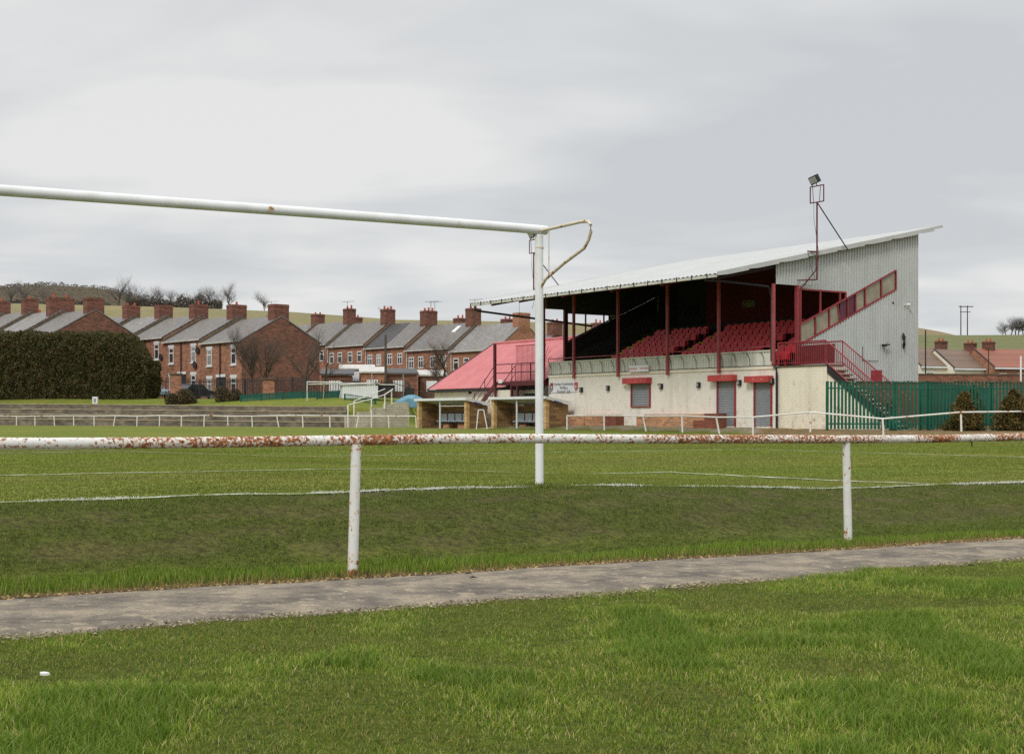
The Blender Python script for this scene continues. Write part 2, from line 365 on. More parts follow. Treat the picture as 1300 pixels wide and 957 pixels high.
col = lerp(col, c_l((122, 122, 58)), S((nz1-.42)/.3)*.7)
bank = S((v_+2.0)/.5)*S((.25-v_)/.35)*(Y < 60)
col = lerp(col, lerp(np.broadcast_to(c_l((76, 84, 34)), col.shape), c_l((86, 76, 52)), .35*S((fbm(u_*.5, v_*1.5, .24, 91, 3)*-1+.52)/.14)+.2), bank)
low = (1-S((v_+2.0)/.4))*(Y < 60)
col = lerp(col, c_l((72, 84, 28)), low)
dirt = S((.42-np.abs(v_-far_edge(u_)-.08)*4)/.4)*(Y < 60)+S((.3-np.abs(v_-near_edge(u_)+.03)*4)/.3)*(Y < 60)
col = lerp(col, c_l((92, 78, 54)), np.clip(dirt, 0, 1))
dxx, dyy = X-S0[0], Y-S0[1]; tt = dxx*st_t[0]+dyy*st_t[1]; aa = -(dxx*math.sin(ST))+dyy*math.cos(ST)
d_t = Y-np.interp(k_, KT, YT)
apron = S((tt+1.9)/.3)*(aa > -60)*(aa < 30)*(Y < 100)
apr = S((Y-55.2)/.6)*(k_ > .17)*(Y < 100)
cindy = np.where((aa > 0)[..., None], c_l((150, 140, 128)), c_l((128, 108, 84)))
apron = np.clip(np.maximum(apron, apr), 0, 1)
col = col*(1-apron[..., None])+cindy*apron[..., None]
strip = S((d_t+3.2)/.5)*S((.8-d_t)/.5)*(k_ < -.068)
col = lerp(col, c_l((140, 128, 104)), strip*.8)
fld = S((Y-190)/40)
fcol = lerp(np.broadcast_to(c_l((132, 124, 98)), col.shape), c_l((112, 114, 84)), S((k_-.1)/.1)); fcol = lerp(fcol, c_l((150, 138, 108)), S((fbm(X, Y, 60, 4)-.45)/.25)*.6)
col = lerp(col, fcol, fld)
rcol = np.where((k_ > .1)[..., None], c_l((136, 122, 100)), c_l((88, 78, 66)))
col = lerp(col, np.broadcast_to(rcol, col.shape), S((Y-520)/150))
hs = S((Y-112)/6)*(1-fld); col = lerp(col, c_l((82, 84, 62)), hs*S((Y-128)/8))
nx, ny = len(xs), len(ys)
idx = np.arange(nx*ny).reshape(ny, nx)
fq = np.stack([idx[:-1, :-1], idx[:-1, 1:], idx[1:, 1:], idx[1:, :-1]], -1).reshape(-1, 4)
def groundmat():
    k = N('turf_and_soil'); a = k.n('ShaderNodeAttribute', attribute_name='col')
    f = k.noise(38, 6, .7); g = k.noise(3.2, 5, .6); h = k.noise(.35, 4, .6, mapping=(1, 1, 1)); t9 = k.noise(17, 5, .7)
    c = k.mix(1.0, a.outputs[0], k.ramp(f, [(.3, (.55, .55, .5)), (.7, (1.35, 1.4, 1.2))]), 'MULTIPLY')
    c = k.mix(1.0, c, k.ramp(g, [(.3, (.78, .8, .75)), (.7, (1.2, 1.17, 1.15))]), 'MULTIPLY')
    c = k.mix(1.0, c, k.ramp(h, [(.35, (.88, .92, .9)), (.65, (1.12, 1.06, 1.05))]), 'MULTIPLY')
    c = k.mix(1.0, c, k.ramp(t9, [(.38, (.52, .52, .5)), (.5, (1, 1, 1)), (.64, (1.25, 1.22, 1.15))]), 'MULTIPLY')
    return k.fin(c, .95, bump=t9, bstr=.9, bdist=.03, spec=.15)
M['ground'] = groundmat()
ground = npmesh('ground', np.stack([X, Y, Z], -1).reshape(-1, 3), fq.ravel(), np.arange(len(fq))*4, M['ground'], col.reshape(-1, 3)); tag(ground, kind='structure')
ground.data.polygons.foreach_set('use_smooth', [True]*len(ground.data.polygons))

# path
pu = np.arange(-16, 22, .08); pw = np.linspace(0, 1, 15); PU, PW = np.meshgrid(pu, pw)
nearv, farv = near_edge(PU), far_edge(PU)
rag = (fbm(PU, PU*0, .25, 41, 4)-.5)*.1
PV = (nearv+rag)*(1-PW)+(farv+rag*.8)*PW
PX = G0[0]+PU*eu[0]+PV*ev[0]; PY = G0[1]+PU*eu[1]+PV*ev[1]
PZ = np.where((PW < .001) | (PW > .999), -.03, 0)+.004+.010*S(np.minimum(PW, 1-PW)/.08)+(fbm(PX, PY, .9, 44)-.5)*.02*0+.012*np.sin(PW*math.pi)
pid = np.arange(PX.size).reshape(PX.shape); pf = np.stack([pid[:-1, :-1], pid[:-1, 1:], pid[1:, 1:], pid[1:, :-1]], -1).reshape(-1, 4)
def pathmat():
    k = N('worn_asphalt'); 
    base = k.ramp(k.noise(2.2, 7, .68, mapping=(1, 1, 1)), [(.38, s2l((108, 101, 92))), (.5, s2l((138, 128, 114))), (.62, s2l((168, 155, 134)))])
    base = k.mix(k.rng(k.noise(9, 7, .75, dist=.4), .54, .62, 0, .75), base, s2l((190, 174, 148))); base = k.mix(k.rng(k.noise(6, 7, .75, dist=.8), .57, .65, 0, .45), base, s2l((84, 79, 74)))
    base = k.mix(k.rng(k.noise(70, 3, .7), .35, .65, 0, .5), base, s2l((70, 66, 62)))
    v = k.n('ShaderNodeTexVoronoi', feature='DISTANCE_TO_EDGE'); v.inputs['Scale'].default_value = 1.3; k.l(k.co.outputs['Object'], v.inputs['Vector'])
    
    base = k.mix(k.rng(k.noise(11, 4, .6), .70, .74), base, s2l((196, 188, 172)))
    return k.fin(base, .93, bump=k.noise(60, 5, .7), bstr=.9, bdist=.01, spec=.2)
path = npmesh('footpath', np.stack([PX, PY, PZ], -1).reshape(-1, 3), pf.ravel(), np.arange(len(pf))*4, pathmat()); tag(path, kind='structure')

# crumbled chips and dead thatch along both path edges
def chips(n, edge, spread, name, label, colr, size):
    uu = rng.uniform(-9, 14, n); vv = edge(uu)+rng.normal(0, spread, n); p = gp(uu, vv); x_, y_ = np.array(p[0]), np.array(p[1]); m = rng.random(n) < S((fbm(uu, uu*0, .35, 55)-.25)/.3)*.8+.2; x_, y_ = x_[m], y_[m]; n = len(x_)
    s_ = size*(.4+1.2*rng.random(n)**2)*(.7+y_/20); an = rng.random(n)*6.28; z_ = np.maximum(H(x_, y_), .008)
    co = np.zeros((n, 5, 3)); 
    for i in range(4): co[:, i, 0] = x_+np.cos(an+i*1.57+.3*rng.random(n))*s_; co[:, i, 1] = y_+np.sin(an+i*1.57)*s_; co[:, i, 2] = z_+.001
    co[:, 4, 0] = x_; co[:, 4, 1] = y_; co[:, 4, 2] = z_+s_*.7
    b = np.arange(n)[:, None]*5; fl = (b+np.array([[0, 1, 4, 1, 2, 4, 2, 3, 4, 3, 0, 4]])).ravel(); cc = np.array([s2l(c) for c in colr])[rng.integers(0, len(colr), n)]*(.7+.5*rng.random((n, 1)))
    o = npmesh(name, co.reshape(-1, 3), fl, np.arange(n*4)*3, M['chip'], np.repeat(cc, 5, 0)); tag(o, label, 'gravel', kind='stuff')
k = N('stone_chip'); a = k.n('ShaderNodeAttribute', attribute_name='col'); M['chip'] = k.fin(a.outputs[0], .95, spec=.1)
chips(14000, lambda u: near_edge(u)+.03, .06, 'edge_gravel', 'pale crumbled gravel along the near edge of the footpath', [(138, 126, 106), (158, 146, 124), (104, 94, 78), (84, 74, 60)], .007)
chips(16000, lambda u: far_edge(u)+.03, .06, 'edge_debris', 'brown soil crumbs and thatch along the far edge of the footpath', [(124, 102, 72), (164, 140, 98), (90, 72, 52), (74, 62, 48)], .009)

# pitch markings: worn white lines
lines = []
def uline(u0, v0, u1, v1, wd=.10): lines.append((u0, v0, u1, v1, wd))
uline(-24, 0, -7.5, 0, .12); uline(-7.38, 0, -.05, 0, .12); uline(.05, 0, 30, 0, .11)
uline(5.6, .05, 5.6, 4.95, .1); uline(-13, 5.0, 5.65, 5.0, .1); uline(-13, .05, -13, 4.95, .1)
uline(16.5, .05, 16.5, 15.45, .1); uline(-24, 15.5, 16.55, 15.5, .1); uline(-24, .05, -24, 15.45)
uline(30, 0.05, 30, 60); 
for i in range(12):
    a0 = R(53-i*106/12+90-0); a1 = R(53-(i+1)*106/12+90)
    uline(-3.7+9.15*math.cos(a0), 10.2+9.15*math.sin(a0)*.9, -3.7+9.15*math.cos(a1), 10.2+9.15*math.sin(a1)*.9)
lv = []; lf = []
for (u0, v0, u1, v1, wd) in lines:
    n = max(2, int(math.hypot(u1-u0, v1-v0)/.15)); d = Vector((u1-u0, v1-v0)).normalized(); nn = Vector((-d.y, d.x))
    for i in range(n+1):
        f = i/n; uu = u0+(u1-u0)*f; vv = v0+(v1-v0)*f; o_ = float((fbm(np.array([uu]), np.array([vv]), .8, 61)[0]-.5)*.06)
        for sgn in (-1, 1):
            ww = wd/2*(1+.5*(random.random()-.5)); p = gp(uu+nn.x*(sgn*ww+o_), vv+nn.y*(sgn*ww+o_)); lv.append((p[0], p[1], 0))
        if i: b = len(lv)-4; lf.append((b, b+1, b+3, b+2))
lv = np.array(lv); lv[:, 2] = H(lv[:, 0], lv[:, 1])+.012
k = N('line_marking'); c = k.mix(k.rng(k.noise(3, 6, .75), .40, .56, 0, .85), s2l((206, 206, 196)), s2l((116, 124, 70)))
mk = npmesh('pitch_marking', lv, np.array(lf).ravel(), np.arange(len(lf))*4, k.fin(c, .95)); tag(mk, kind='structure')

# ------------------------------------------------------------------ grass blades
def blades(name, pts_x, pts_y, hgt, wid, colr, label, lean=.5, cat='grass'):
    n = len(pts_x); z = H(pts_x, pts_y)
    an = rng.random(n)*2*math.pi; la = rng.random(n)*2*math.pi; ll = hgt*lean*rng.random(n)
    bx, by = np.cos(an)*wid/2, np.sin(an)*wid/2; lx, ly = np.cos(la)*ll, np.sin(la)*ll
    co = np.zeros((n, 5, 3))
    for i, (s, f, ww) in enumerate(((-1, 0, 1), (1, 0, 1), (1, .55, .75), (-1, .55, .75), (0, 1, 0))):
        co[:, i, 0] = pts_x+bx*s*ww+lx*f*f; co[:, i, 1] = pts_y+by*s*ww+ly*f*f; co[:, i, 2] = z-.006+(hgt+.006)*f*(1-.18*f*lean)
    base = np.arange(n)[:, None]*5
    fl = np.concatenate([base+np.array([[0, 1, 2, 3]]), base+np.array([[3, 2, 4]])], 1).ravel()
    ls = (np.arange(n)[:, None]*7+np.array([[0, 4]])).ravel()
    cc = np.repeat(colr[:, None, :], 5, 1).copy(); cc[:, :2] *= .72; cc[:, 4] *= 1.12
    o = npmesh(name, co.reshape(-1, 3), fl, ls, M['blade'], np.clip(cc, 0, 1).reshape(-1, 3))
    return tag(o, label, cat, kind='stuff')
k = N('grass_blade'); a = k.n('ShaderNodeAttribute', attribute_name='col'); k.fin(a.outputs[0], .55, spec=.25)
tr = k.n('ShaderNodeBsdfTranslucent'); k.l(a.outputs[0], tr.inputs[0]); ms = k.n('ShaderNodeMixShader'); ms.inputs[0].default_value = .35
k.l(k.p.outputs[0], ms.inputs[1]); k.l(tr.outputs[0], ms.inputs[2]); k.l(ms.outputs[0], k.t.nodes['Material Output'].inputs[0]); M['blade'] = k.m
def scatter(n, y0, y1, power=1.0, margin=.8):
    yy = (y0**power+(y1**power-y0**power)*rng.random(n))**(1/power); xx = (rng.random(n)*2-1)*(yy*.40+margin); return xx, yy
def pal(n, cols, wts):
    i = rng.choice(len(cols), n, p=np.array(wts)/sum(wts)); return np.array([s2l(c) for c in cols])[i]*(.8+.4*rng.random((n, 1)))
# near lawn
x, y = scatter(520000, 4.0, 12.5, 1.2, .6); u, v = uv(x, y); keep = (v < near_edge(u)+.03+.24*(fbm(u, v, .35, 5, 3)-.45)); x, y, u, v = x[keep], y[keep], u[keep], v[keep]
cl = fbm(x, y, .7, 71, 4); c2 = fbm(x, y, .22, 72, 3); keep = rng.random(len(x)) < .45+.9*c2; x, y, v, u, cl, c2 = (q[keep] for q in (x, y, v, u, cl, c2))
hh = (.018+.020*S((cl-.35)/.35)*(.5+c2)+.018*S((cl-.56)/.1))*(.45+.9*rng.random(len(x)))
cg = pal(len(x), [(116, 138, 46), (132, 152, 54), (96, 122, 38), (156, 154, 76), (190, 176, 120)], [5, 3.6, 3, 2.6, 1.3]); cL = fbm(x, y, 2.1, 173, 3); cg *= (.80+.42*S((cl-.32)/.3)*(.5+cL))[:, None]; lush = (S((cl-.56)/.1)*.6)[:, None]; cg = cg*(1-lush)+np.array(s2l((84, 116, 32)))*lush
yel = S((.47-cl)/.15)[:, None]*(rng.random((len(x), 1)) < .4); cg = cg*(1-yel*.6)+np.array(s2l((150, 140, 74)))*yel*.6
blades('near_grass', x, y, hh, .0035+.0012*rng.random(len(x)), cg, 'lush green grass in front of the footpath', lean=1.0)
# bank strip beside the path
x, y = scatter(240000, 7.2, 18, 1.0, .6); u, v = uv(x, y); fe = far_edge(u); wdt = .30+.75*fbm(u, u*0, 1.1, 81)
keep = (v > fe-.02+.05*(vnoise(u, v, .15, 6)-.5)) & (v < fe+wdt); x, y, u, v, fe, wdt = (q[keep] for q in (x, y, u, v, fe, wdt))
q_ = (v-fe)/wdt; hh = (.028+.045*S(q_/.25)*S((1.15-q_)/.6)*(.6+.8*fbm(x, y, .35, 82)))*(.6+.7*rng.random(len(x)))
cg = pal(len(x), [(112, 136, 44), (128, 150, 54), (92, 116, 38), (164, 156, 96)], [5, 4, 3, .5]); ed = (S((.30-q_)/.16)*.9)[:, None]*(rng.random((len(x), 1)) < .9*(fbm(u, u*0, .6, 84)[:, None] > .34)); cg = cg*(1-ed)+np.array(s2l((156, 134, 86)))*ed
blades('verge_grass', x, y, hh, .005+.002*rng.random(len(x)), cg, 'longer bright grass along the far edge of the footpath')
# worn slope up to the goal line
x, y = scatter(620000, 8, 24, .8, .8); u, v = uv(x, y); keep = (v > far_edge(u)+.5) & (v < .1); x, y, u, v = (q[keep] for q in (x, y, u, v))
d1 = fbm(u*.5, v*1.5, .24, 91, 3)*.55+fbm(x, y, .09, 92, 2)*.3+fbm(u*.4, v, 1.3, 93, 3)*.15; keep = rng.random(len(x)) < S((d1-.36)/.12)*.55+.45; x, y, u, v, d1 = (q[keep] for q in (x, y, u, v, d1))
cg = pal(len(x), [(102, 120, 46), (84, 104, 36), (118, 130, 54), (136, 124, 76), (96, 82, 56)], [5, 4, 2.4, 1, 1]); dk = (S((.47-d1)/.07)*.75)[:, None]*(rng.random((len(x), 1)) < .6); cg = cg*(1-dk)+np.array(s2l((88, 76, 56)))*dk
blades('worn_grass', x, y, (.008+.020*S((d1-.38)/.25))*(.6+.8*rng.random(len(x))), .005+.002*rng.random(len(x)), cg, 'thin dark worn grass on the slope below the goal line', lean=1.1)
# pitch turf
x, y = scatter(330000, 10.5, 48, .25, 1.2); u, v = uv(x, y); keep = (v > 0.0+.1*rng.random(len(x))); x, y, u, v = (q[keep] for q in (x, y, u, v))
isl = np.zeros(len(x), bool)
for (u0, v0, u1, v1, wd) in lines:
    d = np.array([u1-u0, v1-v0]); Ld = np.hypot(*d); d /= Ld; al = (u-u0)*d[0]+(v-v0)*d[1]; di = np.abs(-(u-u0)*d[1]+(v-v0)*d[0]); isl |= (al > 0) & (al < Ld) & (di < wd*.55)
gl = fbm(x, y, 2.5, 95, 4)
cg = pal(len(x), [(110, 126, 44), (122, 136, 50), (98, 114, 38), (138, 132, 68)], [5, 3, 3, 1.8]); g3 = fbm(u*.3, v*1.2, 1.6, 96, 4); cg = cg*(.62+.75*g3)[:, None]; bz = (S((fbm(u*.5, v, 4, 98, 3)-.5)/.15)*.35)[:, None]; cg = cg*(1-bz)+np.array(s2l((136, 126, 76)))*bz
wt = isl & (rng.random(len(x)) < .5); cg[wt] = np.array(s2l((216, 216, 206)))*(.8+.3*rng.random((wt.sum(), 1)))
blades('pitch_grass', x, y, (.010+.010*gl+.010*(v < .6)*(np.abs(u) < 2))*(.6+.8*rng.random(len(x)))*(1+y/80), .004+.0004*y, cg, 'mown green turf of the football pitch', lean=.9)
# extra white tufts on the goal line itself and around the post
n = 16000; u = rng.uniform(-9, 16, n); v = rng.normal(0, .045, n); pt = fbm(u, u*0, .5, 97, 3); keep = (rng.random(n) < S((pt-.3)/.3)) & (np.abs(u) > .12); u, v = u[keep], v[keep]; p = gp(u, v); x, y = np.array(p[0]), np.array(p[1])
tg = blades('chalked_grass', x, y, .03*(.5+.9*rng.random(len(x))), .008*np.ones(len(x)), np.array([s2l((222, 222, 214))]*len(x))*(.75+.3*rng.random((len(x), 1))), 'white chalked grass blades along the goal line', lean=.8)
n = 2500; an = rng.random(n)*6.28; rr = .05+np.abs(rng.normal(0, .16, n)); x = G0[0]+np.cos(an)*rr*1.6; y = G0[1]+np.sin(an)*rr
blades('post_grass', x, y, .07*(.4+.8*rng.random(n))*np.exp(-rr*2), .006*np.ones(n), pal(n, [(96, 112, 44), (120, 128, 60), (150, 140, 84)], [4, 3, 1]), 'unmown tuft of grass round the foot of the goalpost', lean=.6)

# ------------------------------------------------------------------ rusty rail beside the path
rl = empty('spectator_rail', (0, 0, 0), 0, 'rust flaked white tubular rail on posts along the footpath, nearest the camera', 'railing')
P1 = Vector((-1.105, 9.80, 0)); P2 = Vector((2.945, 12.40, 0)); dr = (P2-P1).normalized()
def zrail(s): return .944-.022*(s/4.81)+.012*math.sin(s*.9)-.010*math.exp(-((s-2.4)/1.2)**2)
pts = [P1+dr*s+Vector((0, 0, zrail(s))) for s in np.arange(-9.6, 14.6, .4)]
mb = MB(); mb.path(pts, .036, 16); mb.build('rail', M['rust_heavy'], rl, True)
for s, lx in ((-9.62, .02), (-4.81, .0), (0, .028), (4.81, -.02), (9.62, 0)):
    b = P1+dr*s; t_ = Vector((b.x+lx, b.y, zrail(s)-.03)); mb = MB()
    mb.tube(b+Vector((0, 0, -.1)), t_, .037, .035, 14); o = mb.build('post', M['rust_light'], rl, True)
mb = MB(); q = P1+dr*6.42; mb.tube(q+Vector((0, 0, zrail(6.4)-.02)), q+Vector((.01, 0, zrail(6.4)-.08)), .006, n=6); mb.build('hook', M['dark'], rl)
# dead grass at posts
for s in (0, 4.81):
    b = P1+dr*s; n = 500; an = rng.random(n)*6.28; rr = .03+np.abs(rng.normal(0, .11, n))
    x = b.x+np.cos(an)*rr*1.8; y = b.y+np.sin(an)*rr*.8
    blades('dead_grass', x, y, .05*(.3+.9*rng.random(n))*np.exp(-rr*3), .005*np.ones(n), pal(n, [(96, 80, 54), (128, 108, 70), (92, 104, 48)], [4, 2, 2]), 'brown dead grass at the foot of the '+('left' if s == 0 else 'right')+' rail post', lean=1.2)

# ------------------------------------------------------------------ goal
gz = h1(*G0)
goal = empty('football_goal', (G0[0], G0[1], gz), TH, 'large white football goal with bent net brackets standing on the goal line', 'goal')
HB = 2.44; BW = 7.44
for x_, lean_ in ((0, 0), (-BW, 0)):
    mb = MB(); mb.tube((x_, 0, -.1), (x_-.004, 0, HB-.055), .039, .039, 24); mb.build('post', M['goal_paint'], goal, True)
    mb = MB(); mb.tube((x_, 0, HB-.18), (x_, 0, HB-.165), .043, .043, 20); mb.build('collar', M['rust_bracket'], goal, True)
    # bent net bracket behind the goal (towards the path)
    zr0 = E-gz
    P = [(0, -.03, 1.765), (0, -.35, 1.79), (0, -.68, 1.765), (0, -.79, 1.765), (0, -.84, 1.73), (0, -.845, 1.66), (0, -.80, 1.575), (0, -.72, 1.50), (0, -.40, 1.385), (0, -.10, 1.27), (0, -.035, 1.215)]
    P = [(0, -.03, 1.765), (0, -.35, 1.770), (0, -.68, 1.775), (0, -.79, 1.765), (0, -.83, 1.73), (0, -.835, 1.67), (0, -.80, 1.60), (0, -.73, 1.53), (0, -.40, 1.42), (0, -.10, 1.30), (0, -.035, 1.24)]
    mb = MB(); mb.path([(x_+a, b, c+zr0) for a, b, c in P], .0155, 10); mb.build('net_bracket', M['rust_bracket'], goal, True)
    mb = MB(); mb.tube((x_, -.16, 1.77+zr0), (x_, -.16, 1.335+zr0), .005, n=6); mb.build('tie_rod', M['rust_bracket'], goal)
mb = MB(); mb.path([(.075, 0, HB), (-.5, 0, HB-.002), (-2.5, 0, HB-.022), (-4.9, 0, HB-.05), (-6.5, 0, HB-.045), (-BW-.07, 0, HB-.03)], .0435, 24); mb.build('crossbar', M['goal_paint'], goal, True)

# ------------------------------------------------------------------ grandstand  (local x = depth t, y = along the front to the left, z world)
def sa(pxl, t=0):                       # distance along the stand front of a photo column, at depth t
    k = (pxl-CX)/F; return (S0[0]+st_t[0]*t-k*(S0[1]+st_t[1]*t))/(math.sin(ST)+math.cos(ST)*k)
def sz(pyl, a, t=0): Yd = S0[1]+st_t[1]*t+st_a[1]*a; return E+(HY-pyl)/F*Yd
stand = empty('grandstand', (S0[0], S0[1], 0), ST, 'football grandstand with sloping white roof, maroon columns and cream lower wall', 'grandstand')
LN = 18.1; LW = 17.75; DP = 9.8
def roofz(t): return E+6.39+.211*(t+3.9)
FL = E+2.35
mb = MB(); mb.box(0, .3, .01, LW, .35, FL-.12); mb.build('front_wall', M['wall_cream'], stand)
mb = MB(); mb.box(-.05, .28, .01, LW+.02, FL-.118, FL+.02); mb.build('coping', M['render_cream'], stand)
mb = MB(); mb.box(.3, DP, LW-.25, LW-.004, .35, FL-.15); mb.box(DP-.2, DP-.003, .02, LW-.26, .35, FL+1.0); mb.box(1.1, DP-.21, .03, .25, .35, E+1.9); mb.build('lower_brick_wall', M['brick_dark'], stand)
# corrugated sheets
def corr(mb, s0, s1, pos, spans, pitch=.19, depth=.045):
    s = s0; pr = [(0, 0), (.42, 0), (.5, 1), (.92, 1)]; S_ = []
    while s < s1:
        for f, o in pr:
            if s+f*pitch <= s1: S_.append((s+f*pitch, o*depth))
        s += pitch
    S_.append((s1, 0))
    for (A, oa), (B, ob) in zip(S_[:-1], S_[1:]):
        for bot, top in spans:
            b0, t0, b1, t1 = bot(A+1e-4), top(A+1e-4), bot(B-1e-4), top(B-1e-4)
            if t0-b0 < .01 and t1-b1 < .01: continue
            t0 = max(t0, b0); t1 = max(t1, b1)
            mb.add([pos(A, oa, b0), pos(B, ob, b1), pos(B, ob, t1), pos(A, oa, t0)], [(0, 1, 2, 3)])
btop = lambda t: E+4.34+.4386*(t-1.58); bbot = lambda t: E+3.40+.4386*(t-1.58)+.0*t
EB = 8.17
def end_wall(a, sgn, mat, name, low):
    mb = MB(); pos = lambda s, o, z: (s, a-sgn*o, z)
    rz_ = lambda t: roofz(t)-.01
    def bot_up(t):
        if t < 1.45: return E+6.12
        if t < 4.58: return max(E+5.95, min(btop(t), roofz(t)))
        if t < EB: return btop(t)
        return bbot(t) if t < EB else low
    def bot2(t): return E+6.12 if t < 1.45 else (max(E+5.95, btop(t)) if t < 4.58 else (btop(t) if t < EB else low))
    corr(mb, 0, DP, pos, [(bot2, rz_), (lambda t: low if 1.45 <= t < EB else 99, lambda t: bbot(t) if 1.45 <= t < EB else 0)])
    return mb.build(name, mat, stand)
end_wall(0, 1, M['corr_grey'], 'end_cladding', E+1.75)
end_wall(LN, -1, M['corr_grey'], 'end_cladding', E+1.75)
# dark lining inside both ends, its colour standing in for shade on the cladding
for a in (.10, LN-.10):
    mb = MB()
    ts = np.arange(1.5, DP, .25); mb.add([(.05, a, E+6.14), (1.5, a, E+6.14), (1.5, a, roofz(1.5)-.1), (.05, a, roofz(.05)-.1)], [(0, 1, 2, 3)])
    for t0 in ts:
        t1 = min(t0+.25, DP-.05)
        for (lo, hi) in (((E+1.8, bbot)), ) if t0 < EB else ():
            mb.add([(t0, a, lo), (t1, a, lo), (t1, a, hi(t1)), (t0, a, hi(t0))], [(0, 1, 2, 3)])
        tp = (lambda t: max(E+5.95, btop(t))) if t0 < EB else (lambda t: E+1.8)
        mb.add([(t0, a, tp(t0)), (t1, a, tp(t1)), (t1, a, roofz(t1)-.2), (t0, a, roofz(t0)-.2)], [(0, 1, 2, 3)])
    mb.build('shade_lining', M['inside_shade'], stand)
# raked window band in both end walls
for a, sg in ((0, 1), (LN, -1)):
    cols_px = [1016, 1035, 1052.6, 1066, 1076, 1086, 1098, 1118.6, 1137.3]
    tv = []
    for c_ in cols_px:
        k__ = (c_-CX)/F; tv.append((k__*S0[1]-S0[0])/(st_t[0]-k__*st_t[1]))
    tv[0] = 1.55; tv[-1] = EB
    for i in range(len(tv)-1):
        t0, t1 = (tv[i]+.05, tv[i+1]-.05) if sg == 1 else (tv[i]-.01, tv[i+1]+.01); l0 = .22 if i == 4 else (0.0 if i != 5 else -.0)
        mb = MB(); mb.add([(t0, a+sg*.02, bbot(t0)+.04), (t1, a+sg*.02, bbot(t1)+.04), (t1, a+sg*.02, btop(t1)-.04), (t0, a+sg*.02, btop(t0)-.04)], [(0, 1, 2, 3)])
        mb.add([(t0, a+sg*.035, bbot(t0)+.04), (t1, a+sg*.035, bbot(t1)+.04), (t1, a+sg*.035, btop(t1)-.04), (t0, a+sg*.035, btop(t0)-.04)], [(0, 1, 2, 3)])
        mb.build('window_panel', (M['panel_purple'] if i in (3, 4) else M['panel']) if sg == 1 else M['dark'], stand)  # left end panels get a dark colour for the shade inside
    mb = MB(); o_ = a-sg*.02
    for t in tv: mb.tube((t-(.18 if t == tv[3] else 0), o_, btop(t)-.0), (t, o_, bbot(t)), .035, n=4)
    mb.tube((tv[0], o_, btop(tv[0])), (EB, o_, btop(EB)), .05, n=4); mb.tube((tv[0], o_, bbot(tv[0])), (EB, o_, bbot(EB)), .05, n=4)
    for pxl in (1041, 1066):
        k__ = (pxl-CX)/F; t = (k__*S0[1]-S0[0])/(st_t[0]-k__*st_t[1]); mb.tube((t, o_, btop(t)), (t, o_, E+5.97), .05, n=4)
    mb.tube((1.5, o_, E+5.96), (4.62, o_, E+5.96), .05, n=4); mb.tube((4.6, o_, E+5.96), (4.6, o_, btop(4.6)), .05, n=4); mb.tube((1.56, o_, btop(1.56)), (1.56, o_, E+6.1), .05, n=4)
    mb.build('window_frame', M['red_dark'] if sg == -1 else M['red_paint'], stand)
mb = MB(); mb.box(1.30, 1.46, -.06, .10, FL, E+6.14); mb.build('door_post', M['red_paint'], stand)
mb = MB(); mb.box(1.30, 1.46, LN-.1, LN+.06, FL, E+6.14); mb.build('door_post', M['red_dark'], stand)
# rear wall
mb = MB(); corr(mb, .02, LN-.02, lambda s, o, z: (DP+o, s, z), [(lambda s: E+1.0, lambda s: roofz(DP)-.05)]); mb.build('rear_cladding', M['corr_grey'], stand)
mb = MB(); mb.add([(DP-.06, 15.4, FL), (DP-.06, LN-.1, FL), (DP-.06, LN-.1, roofz(DP)-.2), (DP-.06, 15.4, roofz(DP)-.2)], [(0, 1, 2, 3)]); mb.build('rear_lining', M['inside_shade'], stand)
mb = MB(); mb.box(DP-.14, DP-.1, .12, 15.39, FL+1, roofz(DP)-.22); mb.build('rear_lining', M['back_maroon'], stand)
mb = MB(); a_ = (sa(943, 9.6)+sa(957, 9.6))/2; mb.box(DP-.2, DP-.145, a_-.5, a_+.5, sz(390, a_, 9.6), sz(381, a_, 9.6)); mb.build('wall_notice', M['panel'], stand)
mb = MB(); mb.box(DP-.2, DP-.065, 16.1, 17.0, E+6.0, E+6.7); mb.build('wall_box', M['dark'], stand)
# roof
mb = MB(); a = -.32; prof = [(0, 0), (.3, 0), (.42, .035), (.72, .035), (.84, 0)]; A_ = []
while a < LN+1.5:
    A_ += [(a+f*.3, o) for f, o in prof[:-1]]; a += .3
T_ = [-3.9, -3.2, 0, 4, 8, 11.3]
for (a0, o0), (a1, o1) in zip(A_[:-1], A_[1:]):
    for t0, t1 in zip(T_[:-1], T_[1:]):
        cv = lambda t: roofz(t)+(-.05 if t < -3.8 else 0)
        mb.add([(t0, a0, cv(t0)+o0), (t1, a0, cv(t1)+o0), (t1, a1, cv(t1)+o1), (t0, a1, cv(t0)+o1)], [(0, 1, 2, 3)])
mb.build('roof_sheet', M['roof_white'], stand)
RA0, RA1 = -.30, A_[-1][0]
mb = MB(); mb.add([(-3.86, RA0+.03, roofz(-3.86)-.06), (11.2, RA0+.03, roofz(11.2)-.045), (11.2, RA1-.03, roofz(11.2)-.045), (-3.86, RA1-.03, roofz(-3.86)-.06)], [(0, 1, 2, 3)]); mb.build('roof_shade_sheet', M['under'], stand)  # added dark sheet, standing in for shade below the white roof
mb = MB()
for t in np.arange(-3.6, 10, 1.25): mb.box(t-.04, t+.04, .12, LN-.12, roofz(t)-.22, roofz(t)-.065)
mb.build('purlins', M['red_dark'], stand)
AC = [.02, 3.68, 7.43, 11.39, 15.24, 18.05]
